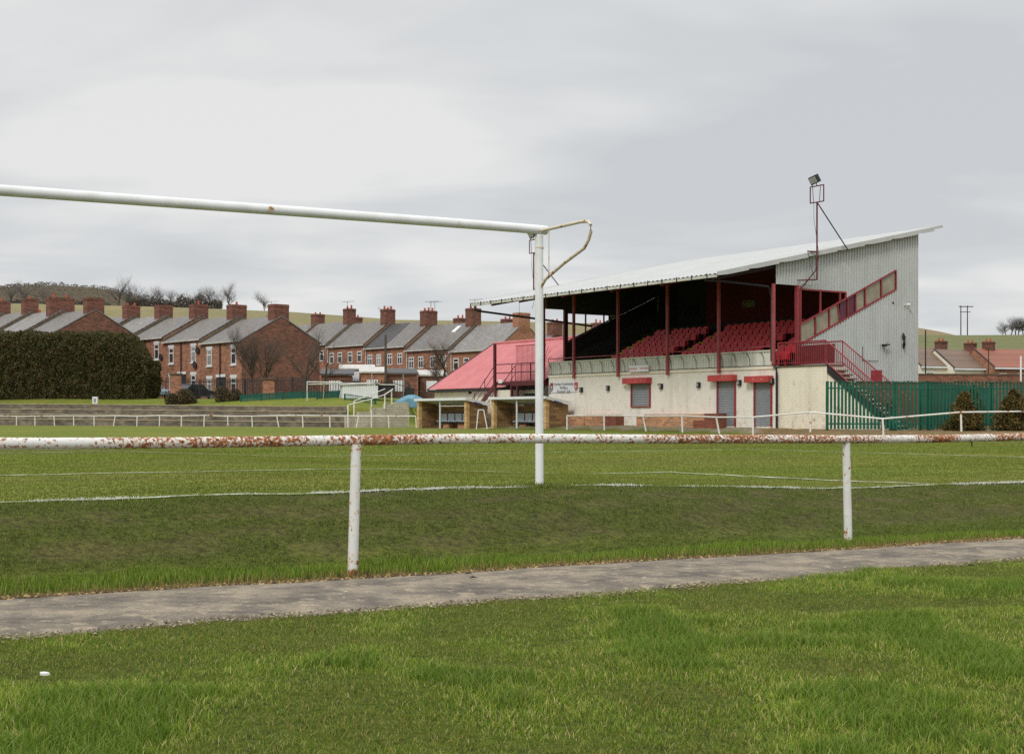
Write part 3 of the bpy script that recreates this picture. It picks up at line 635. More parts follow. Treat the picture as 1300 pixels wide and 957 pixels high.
for a in [.17]+AC[1:5]+[LN-.2]:
    mb = MB()
    for t0, t1 in ((-3.75, 9.6),):
        mb.add([(t0, a-.06, roofz(t0)-.32), (t1, a-.06, roofz(t1)-.52), (t1, a+.06, roofz(t1)-.52), (t0, a+.06, roofz(t0)-.32), (t0, a-.06, roofz(t0)-.225), (t1, a-.06, roofz(t1)-.225), (t1, a+.06, roofz(t1)-.225), (t0, a+.06, roofz(t0)-.225)],
               [(0, 1, 2, 3), (4, 7, 6, 5), (0, 4, 5, 1), (3, 2, 6, 7), (0, 3, 7, 4), (1, 5, 6, 2)])
    mb.build('rafter', M['under'] if a < 1 else M['red_dark'], stand)
for a in AC:
    mb = MB(); mb.box(-.20, -.07, a-.065, a+.065, FL-.22 if a > 1 else FL, roofz(-.13)-.3 if a > 1 else E+6.13); mb.build('column', M['red_faded'], stand, bevel=.01)
# verge and front flashing, gutter
mb = MB(); mb.box(-4.02, -3.9, RA0, RA1, roofz(-3.9)-.2, roofz(-3.9)-.085)
mb.build('gutter', M['white_dirty'], stand)
mb = MB()
for i, a in enumerate(np.arange(.2, RA1, 1.02)):
    mb.box(-4.06, -4.02, a, a+.03, roofz(-3.9)-.24, roofz(-3.9)-.0)
mb.build('gutter_brackets', M['dark'], stand)
for a in (RA0-.03, RA1):
    mb = MB(); n = 24
    for i in range(n):
        t0, t1 = -3.9+15.2*i/n, -3.9+15.2*(i+1)/n; dp = .17 if t0 < 10.4 else .08
        mb.add([(t0, a, roofz(t0)+.05), (t1, a, roofz(t1)+.05), (t1, a, roofz(t1)-dp), (t0, a, roofz(t0)-dp*(1 if i % 3 else .7)),
                (t0, a+.03, roofz(t0)+.05), (t1, a+.03, roofz(t1)+.05), (t1, a+.03, roofz(t1)-dp), (t0, a+.03, roofz(t0)-dp*(1 if i % 3 else .7))], [(0, 1, 2, 3), (7, 6, 5, 4), (0, 4, 5, 1), (3, 2, 6, 7)])
    mb.build('verge_flashing', M['roof_white'], stand)
# parapet in front of the seats
mb = MB(); corr(mb, .05, LW, lambda s, o, z: (-o*.8+.02, s, z), [(lambda s: FL+.06, lambda s: FL+.70)], pitch=.2); mb.build('parapet_sheet', M['corr_parapet'], stand)
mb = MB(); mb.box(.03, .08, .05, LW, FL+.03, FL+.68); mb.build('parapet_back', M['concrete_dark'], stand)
mb = MB(); mb.box(-.06, .10, .05, LW, FL+.70, FL+.76); mb.build('parapet_cap', M['corr_parapet'], stand)
mb = MB(); mb.box(-.03, .05, .04, LW, FL+.02, FL+.06); mb.build('parapet_gap_shade', M['dark'], stand)  # dark strip painting the shaded gap below the parapet sheet
mb = MB(); mb.tube((-.03, .0, FL+.93), (-.03, LW, FL+.93), .028, n=6)
for a in AC[:-1]+[LW]: mb.tube((-.03, a+.0, FL+.72), (-.03, a, FL+.93), .02, n=5)
mb.build('top_rail', M['red_faded'], stand)
mb = MB()
for a in np.arange(.7, LW, .93):
    mb.path([(-.07, a, FL+.05), (-.08, a, FL+.35), (-.07, a+.10, FL+.55), (-.06, a+.26, FL+.68)], .014, 5)
mb.build('bracing_hooks', M['dark'], stand)
# tiers, aisles and seats
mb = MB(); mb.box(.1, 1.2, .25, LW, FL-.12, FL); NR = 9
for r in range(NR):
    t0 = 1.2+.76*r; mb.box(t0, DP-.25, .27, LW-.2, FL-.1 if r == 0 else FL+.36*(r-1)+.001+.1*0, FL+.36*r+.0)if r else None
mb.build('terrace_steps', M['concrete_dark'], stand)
for ac in (15.9, 9.85, 2.65):
    mb = MB()
    for r in range(6):
        t0 = 1.2+.76*(r+1); zf = FL+.36*(r+1); mb.box(t0-.03, t0+.12, ac-.55, ac+.55, zf+.004, zf+.06); mb.box(t0-.035, t0-.004, ac-.55, ac+.55, zf-.05, zf+.003)
        mb.box(t0-.42, t0-.28, ac-.55, ac+.55, zf-.18, zf-.10)
    mb.build('aisle_nosing', M['yellow'], stand)
    # the concrete half steps
mb = MB(); mb.box(.35, 9.5, .28, .34, FL, FL+.02)
mb.build('floor_edge', M['dark'], stand)
sm = MB()
prof = [(-.21, 0), (.21, 0), (.215, .26), (.17, .36), (.07, .40), (-.07, .40), (-.17, .36), (-.215, .26)]
sm.prism(prof, lambda a, z: (.02+.05*z, a, .40+z), lambda a, z: (.06+.08*z, a, .40+z))
sm.prism([(-.21, 0), (.21, 0), (.2, .34), (-.2, .34)], lambda a, z: (-.12+.05*z, a, .38+z*.9), lambda a, z: (-.07+.05*z, a, .38+z*.9))
sm.box(-.05, .03, -.03, .03, 0, .40)
seat_mesh = bpy.data.meshes.new('stadium_seat'); seat_mesh.from_pydata(sm.v, [], sm.f); seat_mesh.materials.append(M['seat'])
seat_mesh2 = seat_mesh.copy(); seat_mesh2.materials.clear(); seat_mesh2.materials.append(M['seat_faded'])
ordw = ['front', 'second', 'third', 'fourth', 'fifth', 'sixth']
mw = Matrix.Translation((S0[0], S0[1], 0)) @ Matrix.Rotation(ST, 4, 'Z')
for blk, (a0, n, nm) in enumerate(((10.55, 9, 'left block'), (3.3, 12, 'wide middle block'), (.75, 3, 'small right end block'))):
    for r in range(6):
        for i in range(n):
            if blk == 0 and i >= 8 and r == 0 or (random.random() < .025): continue
            a = a0+.245+i*.49; zf = FL+.36*r; t = 1.2+.76*r+.42
            fade = (blk == 0 and r < 3 and random.random() < .35)
            o = bpy.data.objects.new('stadium_seat', seat_mesh2 if fade else seat_mesh); C.objects.link(o)
            o.matrix_world = mw @ Matrix.Translation((t, a, zf))
            tag(o, ('sun-faded' if fade else 'deep')+' red plastic seat in the %s row of the %s' % (ordw[r], nm), 'seat', 'red seats in the grandstand')
# doors, shutters, lamps on the front wall
def shutter(x0, x1, y0, y1, name, bxh=.30):
    a1, a0 = sa(x0), sa(x1); z1, z0 = sz(y0, (a0+a1)/2), sz(y1, (a0+a1)/2)
    if name == 'door_shutter': z0 = .70
    mb = MB(); n = int((z1-z0)/.085)
    for i in range(n):
        za = z0+(z1-z0)*i/n; zb = z0+(z1-z0)*(i+1)/n
        mb.add([(-.012, a0, za), (-.012, a1, za), (-.032, a1, (za+zb)/2), (-.032, a0, (za+zb)/2), (-.012, a1, zb), (-.012, a0, zb)], [(0, 1, 2, 3), (3, 2, 4, 5)])
    o = mb.build(name, M['shutter'], stand)
    mb = MB(); mb.box(-.07, -.004, a0-.09, a0-.002, z0-.02, z1); mb.box(-.07, -.004, a1+.002, a1+.09, z0-.02, z1)
    if name != 'door_shutter': mb.box(-.08, -.004, a0-.09, a1+.09, z0-.08, z0-.021)
    mb.build('frame', M['red_paint'], o)
    mb = MB(); mb.box(-.36, -.004, a0-.16, a1+.42, z1+.002, z1+bxh); b = mb.build('shutter_box', M['red_box'], o, bevel=.01)
    mb = MB()
    for q in range(5):
        ya = a0+.2+random.random()*.7; za = z1+.06+random.random()*.12; mb.tube((-.362, ya, za), (-.362, ya+random.uniform(-.12, .12), za+random.uniform(-.02, .1)), .008, n=4)
    mb.build('paint_marks', M['white_dirty'], b)
shutter(912.5, 933, 484, 541, 'door_shutter'); shutter(959.5, 979, 485.5, 541, 'door_shutter'); shutter(803, 825, 487, 515, 'window_shutter')
for xl, yl in ((739, 494.5), (773, 492.3), (840.5, 490), (888, 488.3), (940, 485.5), (981.5, 483.5)):
    a = sa(xl); z = sz(yl, a); mb = MB(); mb.box(-.14, -.003, a-.10, a+.10, z-.15, z+.12); o = mb.build('bulkhead_light', M['black'], stand, bevel=.02)
    mb = MB(); mb.box(-.165, -.142, a-.06, a+.06, z-.10, z+.08); mb.build('lens', M['glass_pale'], o)
for xl, yl in ((793, 491), (836, 488), (933, 483)):
    a = sa(xl); z = sz(yl, a); mb = MB(); mb.box(-.03, -.003, a-.07, a+.07, z-.05, z+.05); mb.build('junction_box', M['brick_pier'], stand)
mb = MB(); mb.box(-.02, -.003, sa(698)-.12, sa(698)+.12, sz(500, 17.5), sz(489, 17.5)); mb.build('vent_panel', M['shutter'], stand)
# low brick plinths in front of the wall
for (x0, x1, yt, tt_) in ((700, 741, 527, -.50), (741, 781.5, 526, -.42), (818, 896, 525.5, -.50), (808, 818, 528, -.5)):
    a1, a0 = sa(x0, tt_), sa(x1, tt_); mb = MB(); mb.box(tt_, -.004, a0, a1, .35, sz(yt, (a0+a1)/2, tt_)); mb.build('brick_plinth', M['brick_plinth'], stand)
for (x0, x1, yt, tt_) in ((768, 782, 527, -.54), (894, 912, 524.8, -.54), (880, 912, 533.5, -.85)):
    a1, a0 = sa(x0, tt_), sa(x1, tt_); mb = MB(); mb.box(tt_, tt_+.3 if tt_ < -.6 else -.005, a0, a1, .35, sz(yt, (a0+a1)/2, tt_)); mb.build('brick_step', M['brick_dark'], stand)
# right hand landing and outside stair
mb = MB(); mb.box(.015, 1.07, -3.1, .005, .35, FL-.06)
mb.build('landing_base', M['wall_landing'], stand)
mb = MB(); mb.box(-.04, 1.1, -3.14, .005, FL-.058, FL+.0); mb.build('landing_slab', M['parapet'], stand)
mb = MB(); mb.prism([(-3.102, .35), (-3.102, FL-.25), (-6.9, .55), (-6.9, .35)], lambda a, z: (.10, a, z), lambda a, z: (1.04, a, z)); mb.build('stair_wall', M['wall_landing'], stand)
mb = MB()
for i in range(14): mb.box(.06, 1.08, -3.12-.27*(i+1), -3.122-.27*i, FL-.06-.19*(i+1)-.05, FL-.06-.19*(i+1)+.0)
mb.build('stair_treads', M['parapet'], stand)
mb = MB(); mb.prism([(-3.1, FL-.38), (-3.1, FL+.06), (-6.95, FL+.06-2.71), (-6.95, FL-.38-2.71)], lambda a, z: (.03, a, z), lambda a, z: (.075, a, z)); mb.build('stair_stringer', M['dark'], stand)
def railing(t, flat0, flat1, name, solid=False, run=3.9):
    mb = MB(); zt = FL+1.05; mb.tube((t, flat0, zt), (t, flat1, zt), .032, n=6); mb.tube((t, flat0, FL+.1), (t, flat1, FL+.1), .02, n=5)
    mb.tube((t, flat1, zt), (t, flat1-run, zt-.70*run), .032, n=6); mb.tube((t, flat1, FL+.1), (t, flat1-run, FL+.1-.70*run), .03, n=5)
    a = flat0
    while a > flat1: mb.tube((t, a, FL+.08), (t, a, zt), .011, n=4, cap=False); a -= .125
    a = flat1
    while a > flat1-run: d = .70*(flat1-a); mb.tube((t, a, FL+.08-d), (t, a, zt-d), .011, n=4, cap=False); a -= .125
    for a in (flat0-.05, flat1): mb.tube((t, a, FL), (t, a, zt), .03, n=6)
    mb.build(name, M['red_paint'], stand)
railing(-.02, -.12, -3.08, 'stair_railing'); railing(1.05, -.3, -3.08, 'stair_railing')
mb = MB(); mb.box(1.06, 1.075, -2.6, -.25, FL+.1, FL+.95); mb.build('gate_panel', M['red_dark'], stand)
mb = MB(); mb.box(1.0, 1.03, -5.35, -4.75, FL-.85, FL-.3); mb.build('stair_sign', M['red_paint'], stand)
# downpipes
mb = MB(); z0 = roofz(-3.9)-.25
mb.path([(-3.95, .55, z0+.12), (-3.9, .5, z0-.02), (-3.2, .45, z0-.0), (-.32, .18, E+6.0), (-.22, .14, E+5.85), (-.16, .12, E+5.4), (-.16, .12, FL+.25), (-.16, .02, FL+.1), (-.12, -.14, FL-.12), (-.10, -.15, FL-.3), (-.10, -.15, .6)], .055, 8)
mb.build('downpipe', M['black'], stand, True)
mb = MB(); mb.path([(-3.95, RA1-.4, roofz(-3.9)-.15), (-3.95, RA1-.4, roofz(-3.9)-.42), (-3.6, RA1-.4, roofz(-3.9)-.48), (3.4, LN+.12, E+5.28)], .06, 8)
mb.tube((-1.2, RA1-.75, E+5.7), (-1.2, RA1-.75, roofz(-1.2)-.1), .01, n=4)
mb.build('downpipe', M['black'], stand, True)
# end wall fittings
def on_end(pxl, pyl):
    k = (pxl-CX)/F; t = (k*S0[1]-S0[0])/(st_t[0]-k*st_t[1]); return t, E+(HY-pyl)/F*(S0[1]+st_t[1]*t)
t, z = on_end(1150, 387); mb = MB(); mb.box(t-.18, t-.14, -.10, -.002, z-.03, z+.03)
for i in range(4): mb.tube((t, -.1-.05*i, z+.0), (t, -.15-.05*i, z-.02), .08-.012*i, .07-.012*i, 8)
mb.build('security_dome', M['white'], stand)
t, z = on_end(1120, 438.5); mb = MB(); mb.box(t-.18, t+.08, -.25, -.12, z-.05, z+.05); mb.tube((t+.08, -.18, z), (t+.28, -.24, z+.05), .035, n=6); mb.tube((t+.05, -.2, z+.05), (t+.2, -.2, z+.18), .012, n=4); mb.box(t-.05, t+.05, -.13, -.002, z-.05, z+.05); mb.build('security_camera', M['black'], stand)
t, z = on_end(1145, 432.5); mb = MB(); mb.path([(t, -.1, z-.4), (t, -.13, z-.2), (t, -.13, z+.15), (t, -.08, z+.38)], [.03, .08, .09, .03], 8); mb.build('wall_lantern', M['black'], stand, True)
t, z = on_end(1103, 458); mb = MB(); mb.tube((t-.5, -.06, z+.7), (t-.5, -.06, z), .012, n=4); mb.tube((t-.5, -.06, z), (t+.6, -.06, z), .012, n=4); mb.build('cable', M['dark'], stand)
for q in ((1133, 384.5),):
    t, z = on_end(*q); mb = MB(); mb.box(t-.05, t+.05, -.06, -.002, z-.05, z+.05); mb.build('junction_box', M['dark'], stand)

# text helper
def textmesh(body, size, name, mat, parent, matrix, ext=.004):
    cu = bpy.data.curves.new('t', 'FONT'); cu.body = body; cu.size = size; cu.align_x = 'CENTER'; cu.align_y = 'CENTER'; cu.extrude = ext; cu.space_line = 1.0
    o = bpy.data.objects.new('t', cu); C.objects.link(o); bpy.context.view_layer.update()
    me = bpy.data.meshes.new_from_object(o.evaluated_get(bpy.context.evaluated_depsgraph_get())); me.name = name
    bpy.data.objects.remove(o); me.materials.clear(); me.materials.append(mat)
    q = bpy.data.objects.new(name, me); C.objects.link(q); q.parent = parent; q.matrix_local = matrix; return q
# club sign on the wall
a1, a0 = sa(700.5), sa(733); am = (a0+a1)/2; zt, zb = sz(484.5, am), sz(498, am)
p = mw @ Vector((-.0, am, (zt+zb)/2))
sign = empty('club_sign', p, ST, 'white club name board with two red shields on the left end of the cream wall', 'sign')
mb = MB(); mb.box(-.05, -.006, a0-am, a1-am, -(zt-zb)/2, (zt-zb)/2); mb.build('board', M['white'], sign)
face = Matrix(((0, 0, -1, -.053), (-1, 0, 0, 0), (0, 1, 0, 0), (0, 0, 0, 1)))
def at(yy, zz): m = face.copy(); m[1][3] = yy; m[2][3] = zz; return m
textmesh('Horden Community', .225, 'lettering', M['black'], sign, at(0, .16)); textmesh('Welfare', .225, 'lettering', M['black'], sign, at(0, -.05)); textmesh('Football Club', .225, 'lettering', M['black'], sign, at(0, -.25))
for y_ in (1.12, -1.12):
    mb = MB(); mb.prism([(-.13, .24), (.13, .24), (.13, -.05), (.09, -.17), (0, -.26), (-.09, -.17), (-.13, -.05)], lambda a, z: (-.052, y_+a, z), lambda a, z: (-.062, y_+a, z)); c_ = mb.build('crest', M['red_box'] if y_ < 0 else M['red_paint'], sign)
    mb = MB(); mb.box(-.068, -.063, y_-.07, y_+.07, -.06, .07); mb.box(-.068, -.063, y_-.06, y_+.06, -.17, -.12); mb.build('crest_emblem', M['white_dirty'], c_)
a1, a0 = sa(802), sa(826); am = (a0+a1)/2; zt, zb = sz(463.7, am), sz(472, am); p = mw @ Vector((0, am, (zt+zb)/2))
s2 = empty('parapet_sign', p, ST, 'white board with faint pink lettering fixed to the corrugated parapet', 'sign')
mb = MB(); mb.box(-.16, -.10, a0-am, a1-am, -(zt-zb)/2, (zt-zb)/2); mb.build('board', M['white'], s2)
mb = MB(); x_ = .85
while x_ > -.85:
    w_ = random.uniform(.05, .09)
    if not (-.05 < x_ < .15): mb.box(-.166, -.161, x_-w_, x_, -.04, .04)
    x_ -= w_+.035
mb.build('lettering', simple('faded_pink', (206, 130, 142), .7), s2)

# floodlights
def floodlight(loc, hmast, label):
    r = empty('floodlight', loc, ST, label, 'floodlight', 'floodlights on the stand roof')
    mb = MB(); mb.tube((0, 0, -hmast), (0, 0, 0), .04, n=6); mb.build('mast', M['red_dark'], r)
    mb = MB(); mb.tube((0, -.0, 0), (2.1, .0, -2.1), .03, n=5); mb.build('brace', M['dark'], r)
    mb = MB(); fr = [(0, -.42, .0), (0, .42, .0), (0, .42, .75), (0, -.42, .75)]
    for i in range(4): mb.tube(fr[i], fr[(i+1) % 4], .03, n=5)
    mb.tube((0, .22, 0), (0, .28, .75), .015, n=4); mb.tube((0, -.15, 0), (0, -.22, .75), .015, n=4); mb.build('frame', M['red_dark'], r)
    mb = MB(); m = Matrix.Translation((0, .18, 1.05)) @ Matrix.Rotation(R(-12), 4, 'X') @ Matrix.Rotation(R(-25), 4, 'Y')
    mb.box(-.10, .12, -.27, .22, -.18, .20, m); mb.box(.12, .2, -.2, .16, -.12, .14, m); h_ = mb.build('lamp_head', M['black'], r, bevel=.02)
    mb = MB(); mb.box(-.125, -.105, -.22, .17, -.13, .15, m); mb.build('lamp_glass', M['glass_pale'], h_)
    mb = MB(); mb.tube((0, .0, .75), (0, .05, .9), .02, n=4); mb.tube((0, .3, .75), (0, .28, .9), .02, n=4); mb.build('lamp_bracket', M['dark'], r)
    mb = MB(); mb.path([(0, .2, 0), (-.02, .17, -.8), (-.02, .05, -1.4), (.1, -.02, -2.4), (-.05, .05, -3.2)], .012, 4); mb.build('cable', M['dark'], r)
    return r
p = mw @ Vector((2.2, -.45, E+10.0)); floodlight(p, 3.6, 'floodlight on a thin braced mast above the right end of the roof')
p = mw @ Vector((.3, LN+1.55, E+9.45)); floodlight(p, 2.65, 'floodlight just behind the top of the goalpost at the left end of the roof')
mb = MB(); r_ = [o for o in bpy.data.objects if o.name == 'floodlight'][0]
mb.tube((0, .0, -2.3), (-.5, .12, -2.3), .035, n=5); mb.tube((0, .0, -3.6), (-.9, .35, -3.65), .03, n=5); mb.tube((0, 0, -3.1), (-.7, .42, -4.1), .03, n=5); mb.build('wall_bracket', M['red_dark'], r_)
mb = MB(); mb.path([(-.5, .1, -2.3), (-.3, .1, -3.0), (-.1, .05, -3.5), (-.2, .2, -3.9), (-.5, .4, -3.8)], .012, 4); mb.build('cable', M['dark'], r_)

# ------------------------------------------------------------------ steel stair at the left end of the stand
stl = empty('steel_staircase', (S0[0], S0[1], 0), ST, 'dark red steel staircase and caged landing between the dugouts and the stand', 'staircase')
PF = E+2.12
mb = MB(); mb.box(-.15, 1.5, 18.2, 21.4, PF-.28, PF); mb.build('landing', M['red_dark'], stl)
mb = MB(); mb.box(-.1, 1.4, 21.41, 23.1, PF-.16, PF-.02); mb.build('landing', M['red_dark'], stl)
for (t, a) in ((-.1, 18.35), (1.3, 18.35), (-.1, 21.3), (1.3, 21.3), (-.1, 23.0), (1.3, 23.0), (-.1, 20.7)):
    mb = MB(); mb.box(t-.06, t+.06, a-.06, a+.06, .5, PF-.02); mb.build('leg', M['red_dark'], stl)
mb = MB()
for t in (-.1, 1.3):
    mb.add([(t-.03, 23.0, PF-.3), (t-.03, 26.3, .45), (t-.03, 26.6, .65), (t-.03, 23.0, PF), (t+.03, 23.0, PF-.3), (t+.03, 26.3, .45), (t+.03, 26.6, .65), (t+.03, 23.0, PF)], [(0, 1, 2, 3), (7, 6, 5, 4), (0, 4, 5, 1), (1, 5, 6, 2), (2, 6, 7, 3), (3, 7, 4, 0)])
mb.build('stringers', M['red_dark'], stl)
mb = MB()
for i in range(12): f = i/12; mb.box(-.07, 1.27, 23.05+3.3*f, 23.3+3.3*f, PF-.2-2.5*f, PF-.17-2.5*f)
mb.build('treads', M['dark'], stl)
mb = MB()
for t in (-.12, 1.32):
    mb.tube((t, 23.0, PF+1.0), (t, 26.4, .75+.75), .025, n=5); mb.tube((t, 23.0, PF+.5), (t, 26.4, .75+.3), .018, n=5)
    for f in (0, .33, .66, 1): mb.tube((t, 23+3.4*f, PF-2.5*f-.1), (t, 23+3.4*f, PF+1.0-2.45*f), .025, n=5)
for a0_, a1_ in ((18.3, 21.3), (21.4, 23.0)):
    for z in (.5, 1.0): mb.tube((-.12, a0_, PF+z), (-.12, a1_, PF+z), .03, n=5)
for a in np.arange(18.4, 21.3, .95): mb.tube((-.12, a, PF), (-.12, a, PF+1.02), .028, n=5)
mb.build('handrails', M['red_dark'], stl)
mb = MB(); a = 20.6
while a < 23.0: mb.tube((1.35, a, PF), (1.35, a, PF+2.15), .012, n=4); a += .13
mb.tube((1.35, 20.6, PF+2.15), (1.35, 23.0, PF+2.15), .03, n=4); mb.tube((1.35, 20.6, PF+1.0), (1.35, 23.0, PF+1.0), .02, n=4)
mb.build('cage_bars', M['red_paint'], stl)
mb = MB(); mb.box(-.2, -.06, 22.95, 23.1, PF-.2, PF+2.25); mb.box(1.28, 1.4, 20.5, 20.62, PF, PF+2.2); mb.build('gate_post', M['red_dark'], stl)
mb = MB()
for i in range(9): an = R(-10+i*22); mb.tube((1.35, 20.1, PF+1.2), (1.35, 20.1-.9*math.cos(an)*.9, PF+1.2+1.0*math.sin(an)), .012, n=4)
mb.build('anti_climb_fan', M['red_paint'], stl)
mb = MB(); mb.prism([(21.5, .45), (26.4, .45), (26.4, .7), (23.0, PF-.5), (21.5, PF-.5)], lambda a, z: (.1, a, z), lambda a, z: (1.2, a, z)); mb.build('painted_brick_base', M['wall_landing'], stl)
mb = MB(); mb.box(-.23, -.2, 22.3-.2, 22.3+.2, PF-.1, PF+.12); mb.build('notice', M['white'], stl)

# ------------------------------------------------------------------ pavilion with faded red roof
pv = empty('pavilion', (S0[0], S0[1], 0), ST, 'cream pavilion with a big faded pink red roof left of the grandstand', 'building')
PT = 1.0
def pa(pxl, t): return sa(pxl, t)
aL = pa(543, PT-.3); ze = sz(494.5, aL, PT-.3); aR = 20.0; aLr = aL
rt = PT+4.8; zrg = sz(437, pa(625, rt), rt)
mb = MB(); A_ = []; a = aR
while a < aL: A_ += [(a, 0), (a+.16, 0), (a+.2, .03), (a+.24, 0)]; a += .4
A_.append((aL, 0))
for (a0, o0), (a1, o1) in zip(A_[:-1], A_[1:]):
    for (t0, z0), (t1, z1) in (((PT-.3, ze), (rt, zrg)), ((rt, zrg), (2*rt-PT+.3, ze))):
        mb.add([(t0, a0, z0+o0), (t1, a0, z1+o0), (t1, a1, z1+o1), (t0, a1, z0+o1)], [(0, 1, 2, 3)])
mb.build('roof', M['roof_pink'], pv)
mb = MB(); mb.tube((rt, aR, zrg+.04), (rt, aL, zrg+.04), .09, n=6); mb.build('ridge_cap', M['roof_pink'], pv)
mb = MB(); mb.box(PT-.34, PT-.28, aR, aL, ze-.2, ze-.03); mb.tube((PT-.3, aL, ze-.02), (rt, aL, zrg-.02), .07, n=4); mb.tube((rt, aL, zrg-.02), (2*rt-PT, aL, ze-.02), .07, n=4); mb.build('fascia', M['dark'], pv)
mb = MB(); mb.prism([(PT, .4), (2*rt-PT, .4), (2*rt-PT, ze-.1), (rt, zrg-.15), (PT, ze-.1)], lambda t, z: (t, aR+.1, z), lambda t, z: (t, aL-.35, z)); mb.build('wall', M['render_cream'], pv)
a_ = pa(597, PT); mb = MB(); mb.box(PT-.05, PT-.004, a_-.13, a_+.13, sz(500, a_, PT), sz(495.5, a_, PT)); mb.build('vent', M['black'], pv)
for pxl in (672, 683):
    a_ = pa(pxl, PT); mb = MB(); mb.box(PT-.06, PT-.004, a_-.5, a_+.5, 1.5, 2.5); mb.build('window', M['glass'], pv)

# ------------------------------------------------------------------ dugouts
def dugout(pxr, pxl_, yb, label):
    t0 = -2.0; a0 = sa(pxr, t0); a1 = sa(pxl_, t0); base = mw @ Vector((t0, a0, 0)); zb = h1(base.x, base.y)
    r = empty('dugout', (base.x, base.y, zb), ST, label, 'dugout', 'brick dugouts beside the pitch'); Ln = a1-a0
    HF = 1.72; D = 1.5
    for y_ in (0, Ln-.22):
        mb = MB(); mb.prism([(.22, -.2), (D, -.2), (D, HF-.36), (.22, HF-.06)], lambda t, z: (t, y_, z), lambda t, z: (t, y_+.22, z)); mb.build('side_wall', M['brick_dugout'], r)
        mb = MB(); mb.box(0, .218, y_-.01, y_+.23, -.2, HF-.03); mb.build('corner_pier', M['brick_pier'], r)
    mb = MB(); mb.box(D-.2, D-.002, .222, Ln-.222, -.2, HF-.38); mb.build('back_wall', M['brick_dugout'], r)
    mb = MB(); mb.prism([(-.12, HF-.02), (D+.1, HF-.34), (D+.1, HF-.27), (-.12, HF+.08)], lambda t, z: (t, -.12, z), lambda t, z: (t, Ln+.1, z)); rf = mb.build('roof', M['white_dirty'], r)
    mb = MB(); mb.box(-.15, -.122, -.13, Ln+.11, HF-.05, HF+.09); mb.build('fascia', M['white'], rf)
    mb = MB(); mb.prism([(-.12, HF-.06), (D+.1, HF-.42), (D+.1, HF-.2), (-.12, HF+.09)], lambda t, z: (t, -.15, z), lambda t, z: (t, -.122, z)); mb.build('fascia', M['white'], rf)
    mb = MB()
    mb.add([(.45, -.154, HF-.19), (.98, -.154, HF-.31), (.98, -.154, HF-.25), (.45, -.154, HF-.13)], [(0, 1, 2, 3)])
    mb.build('lettering', simple('faded_blue', (70, 90, 160), .7), rf)
    mb = MB(); mb.box(.0, .07, Ln*.53-.035, Ln*.53+.035, -.1, HF-.03); mb.build('post', M['white'], r)
    n = 5; L0 = .9; st_ = (Ln-1.5)/n
    mb = MB(); mb.box(D-.75, D-.22, .5, Ln-.8, .33, .38); mb.box(D-.34, D-.28, .5, Ln-.8, .93, .97); mb.build('bench', M['black'], r)
    for i in range(n):
        y0 = .6+i*st_; mb = MB(); mb.box(D-.36, D-.30, y0+.06, y0+st_-.06, .40, .90); mb.box(D-.7, D-.37, y0+.06, y0+st_-.06, .40, .45); s = mb.build('seat', M['seat_blue'], r, bevel=.015)
        mb = MB(); mb.box(D-.37, D-.29, y0-.05, y0+.05, .38, .94); mb.build('seat_frame', M['red_paint'], s)
    mb = MB(); mb.box(D-.6, D-.25, Ln*.25, Ln*.42, -.15, .30); mb.box(D-.6, D-.25, Ln*.6, Ln*.72, -.15, .28); mb.build('brick_support', M['brick_plinth'], r)
    return r
dugout(693, 624, 544, 'tan brick dugout with white roof, right one, partly behind the goalpost')
dugout(592, 529.5, 544, 'tan brick dugout with white roof, left one, beside the small leaning frame')
# little leaning goal frame between the dugouts
p = px(612, 543, 79.5); fr = empty('small_goal', (p.x, p.y, h1(p.x, p.y)), R(10), 'small white tubular goal frame leaning between the two dugouts', 'goal')
mb = MB(); mb.tube((-.32, 0, 0), (-.16, .3, 1.08), .03, n=6); mb.tube((.30, 0, 0), (.14, .3, 1.08), .03, n=6); mb.tube((-.16, .3, 1.08), (.14, .3, 1.08), .03, n=6); mb.build('frame', M['white'], fr)

# ------------------------------------------------------------------ far rails round the pitch
def far_rail(pts, hgt, label, post_step, lift=0):
    P = [Vector((x, y, 0)) for x, y in pts]; o0 = P[0]
    r = empty('pitch_rail', (o0.x, o0.y, h1(o0.x, o0.y)), 0, label, 'railing', 'white rails round the pitch'); bz = r.location.z
    d = []; L_ = 0
    for a, b in zip(P[:-1], P[1:]): d.append((L_, a, b)); L_ += (b-a).length
    def at_(s):
        for (l0, a, b) in reversed(d):
            if s >= l0: return a+(b-a)*((s-l0)/(b-a).length)
        return P[0]
    tops = []; s = 0; i = 0
    while s <= L_:
        q = at_(s); z = h1(q.x, q.y); jit = random.uniform(-.035, .035); tp = Vector((q.x-o0.x, q.y-o0.y, z-bz+hgt+jit)); tops.append(tp)
        mb = MB(); lean = random.uniform(-.05, .05) if random.random() > .15 else random.choice((-.16, .16)); mb.tube((q.x-o0.x-lean, q.y-o0.y, z-bz-.1), tp, .042, n=6); mb.build('post', M['far_rail'], r)
        s += post_step; i += 1
    mb = MB(); mb.path(tops, .038, 6); mb.build('rail', M['far_rail'], r)
    return r
def stl_(t, a): p = mw @ Vector((t, a, 0)); return (p.x, p.y)
fp = [stl_(-2.3, sa(720, -2.3)), stl_(-2.3, 10), stl_(-2.4, 5), stl_(-2.9, 1.5), stl_(-4.0, -1.6)]
for pxl, Yd in ((1060, 57.2), (1105, 56.5), (1205, 56.2), (1300, 57.5), (1400, 59), (1500, 61)): q = px(pxl, 540, Yd); fp.append((q.x, q.y))
far_rail(fp, .77, 'low white pitch rail in front of the cream wall and the green fence', 3.15)
fl = []
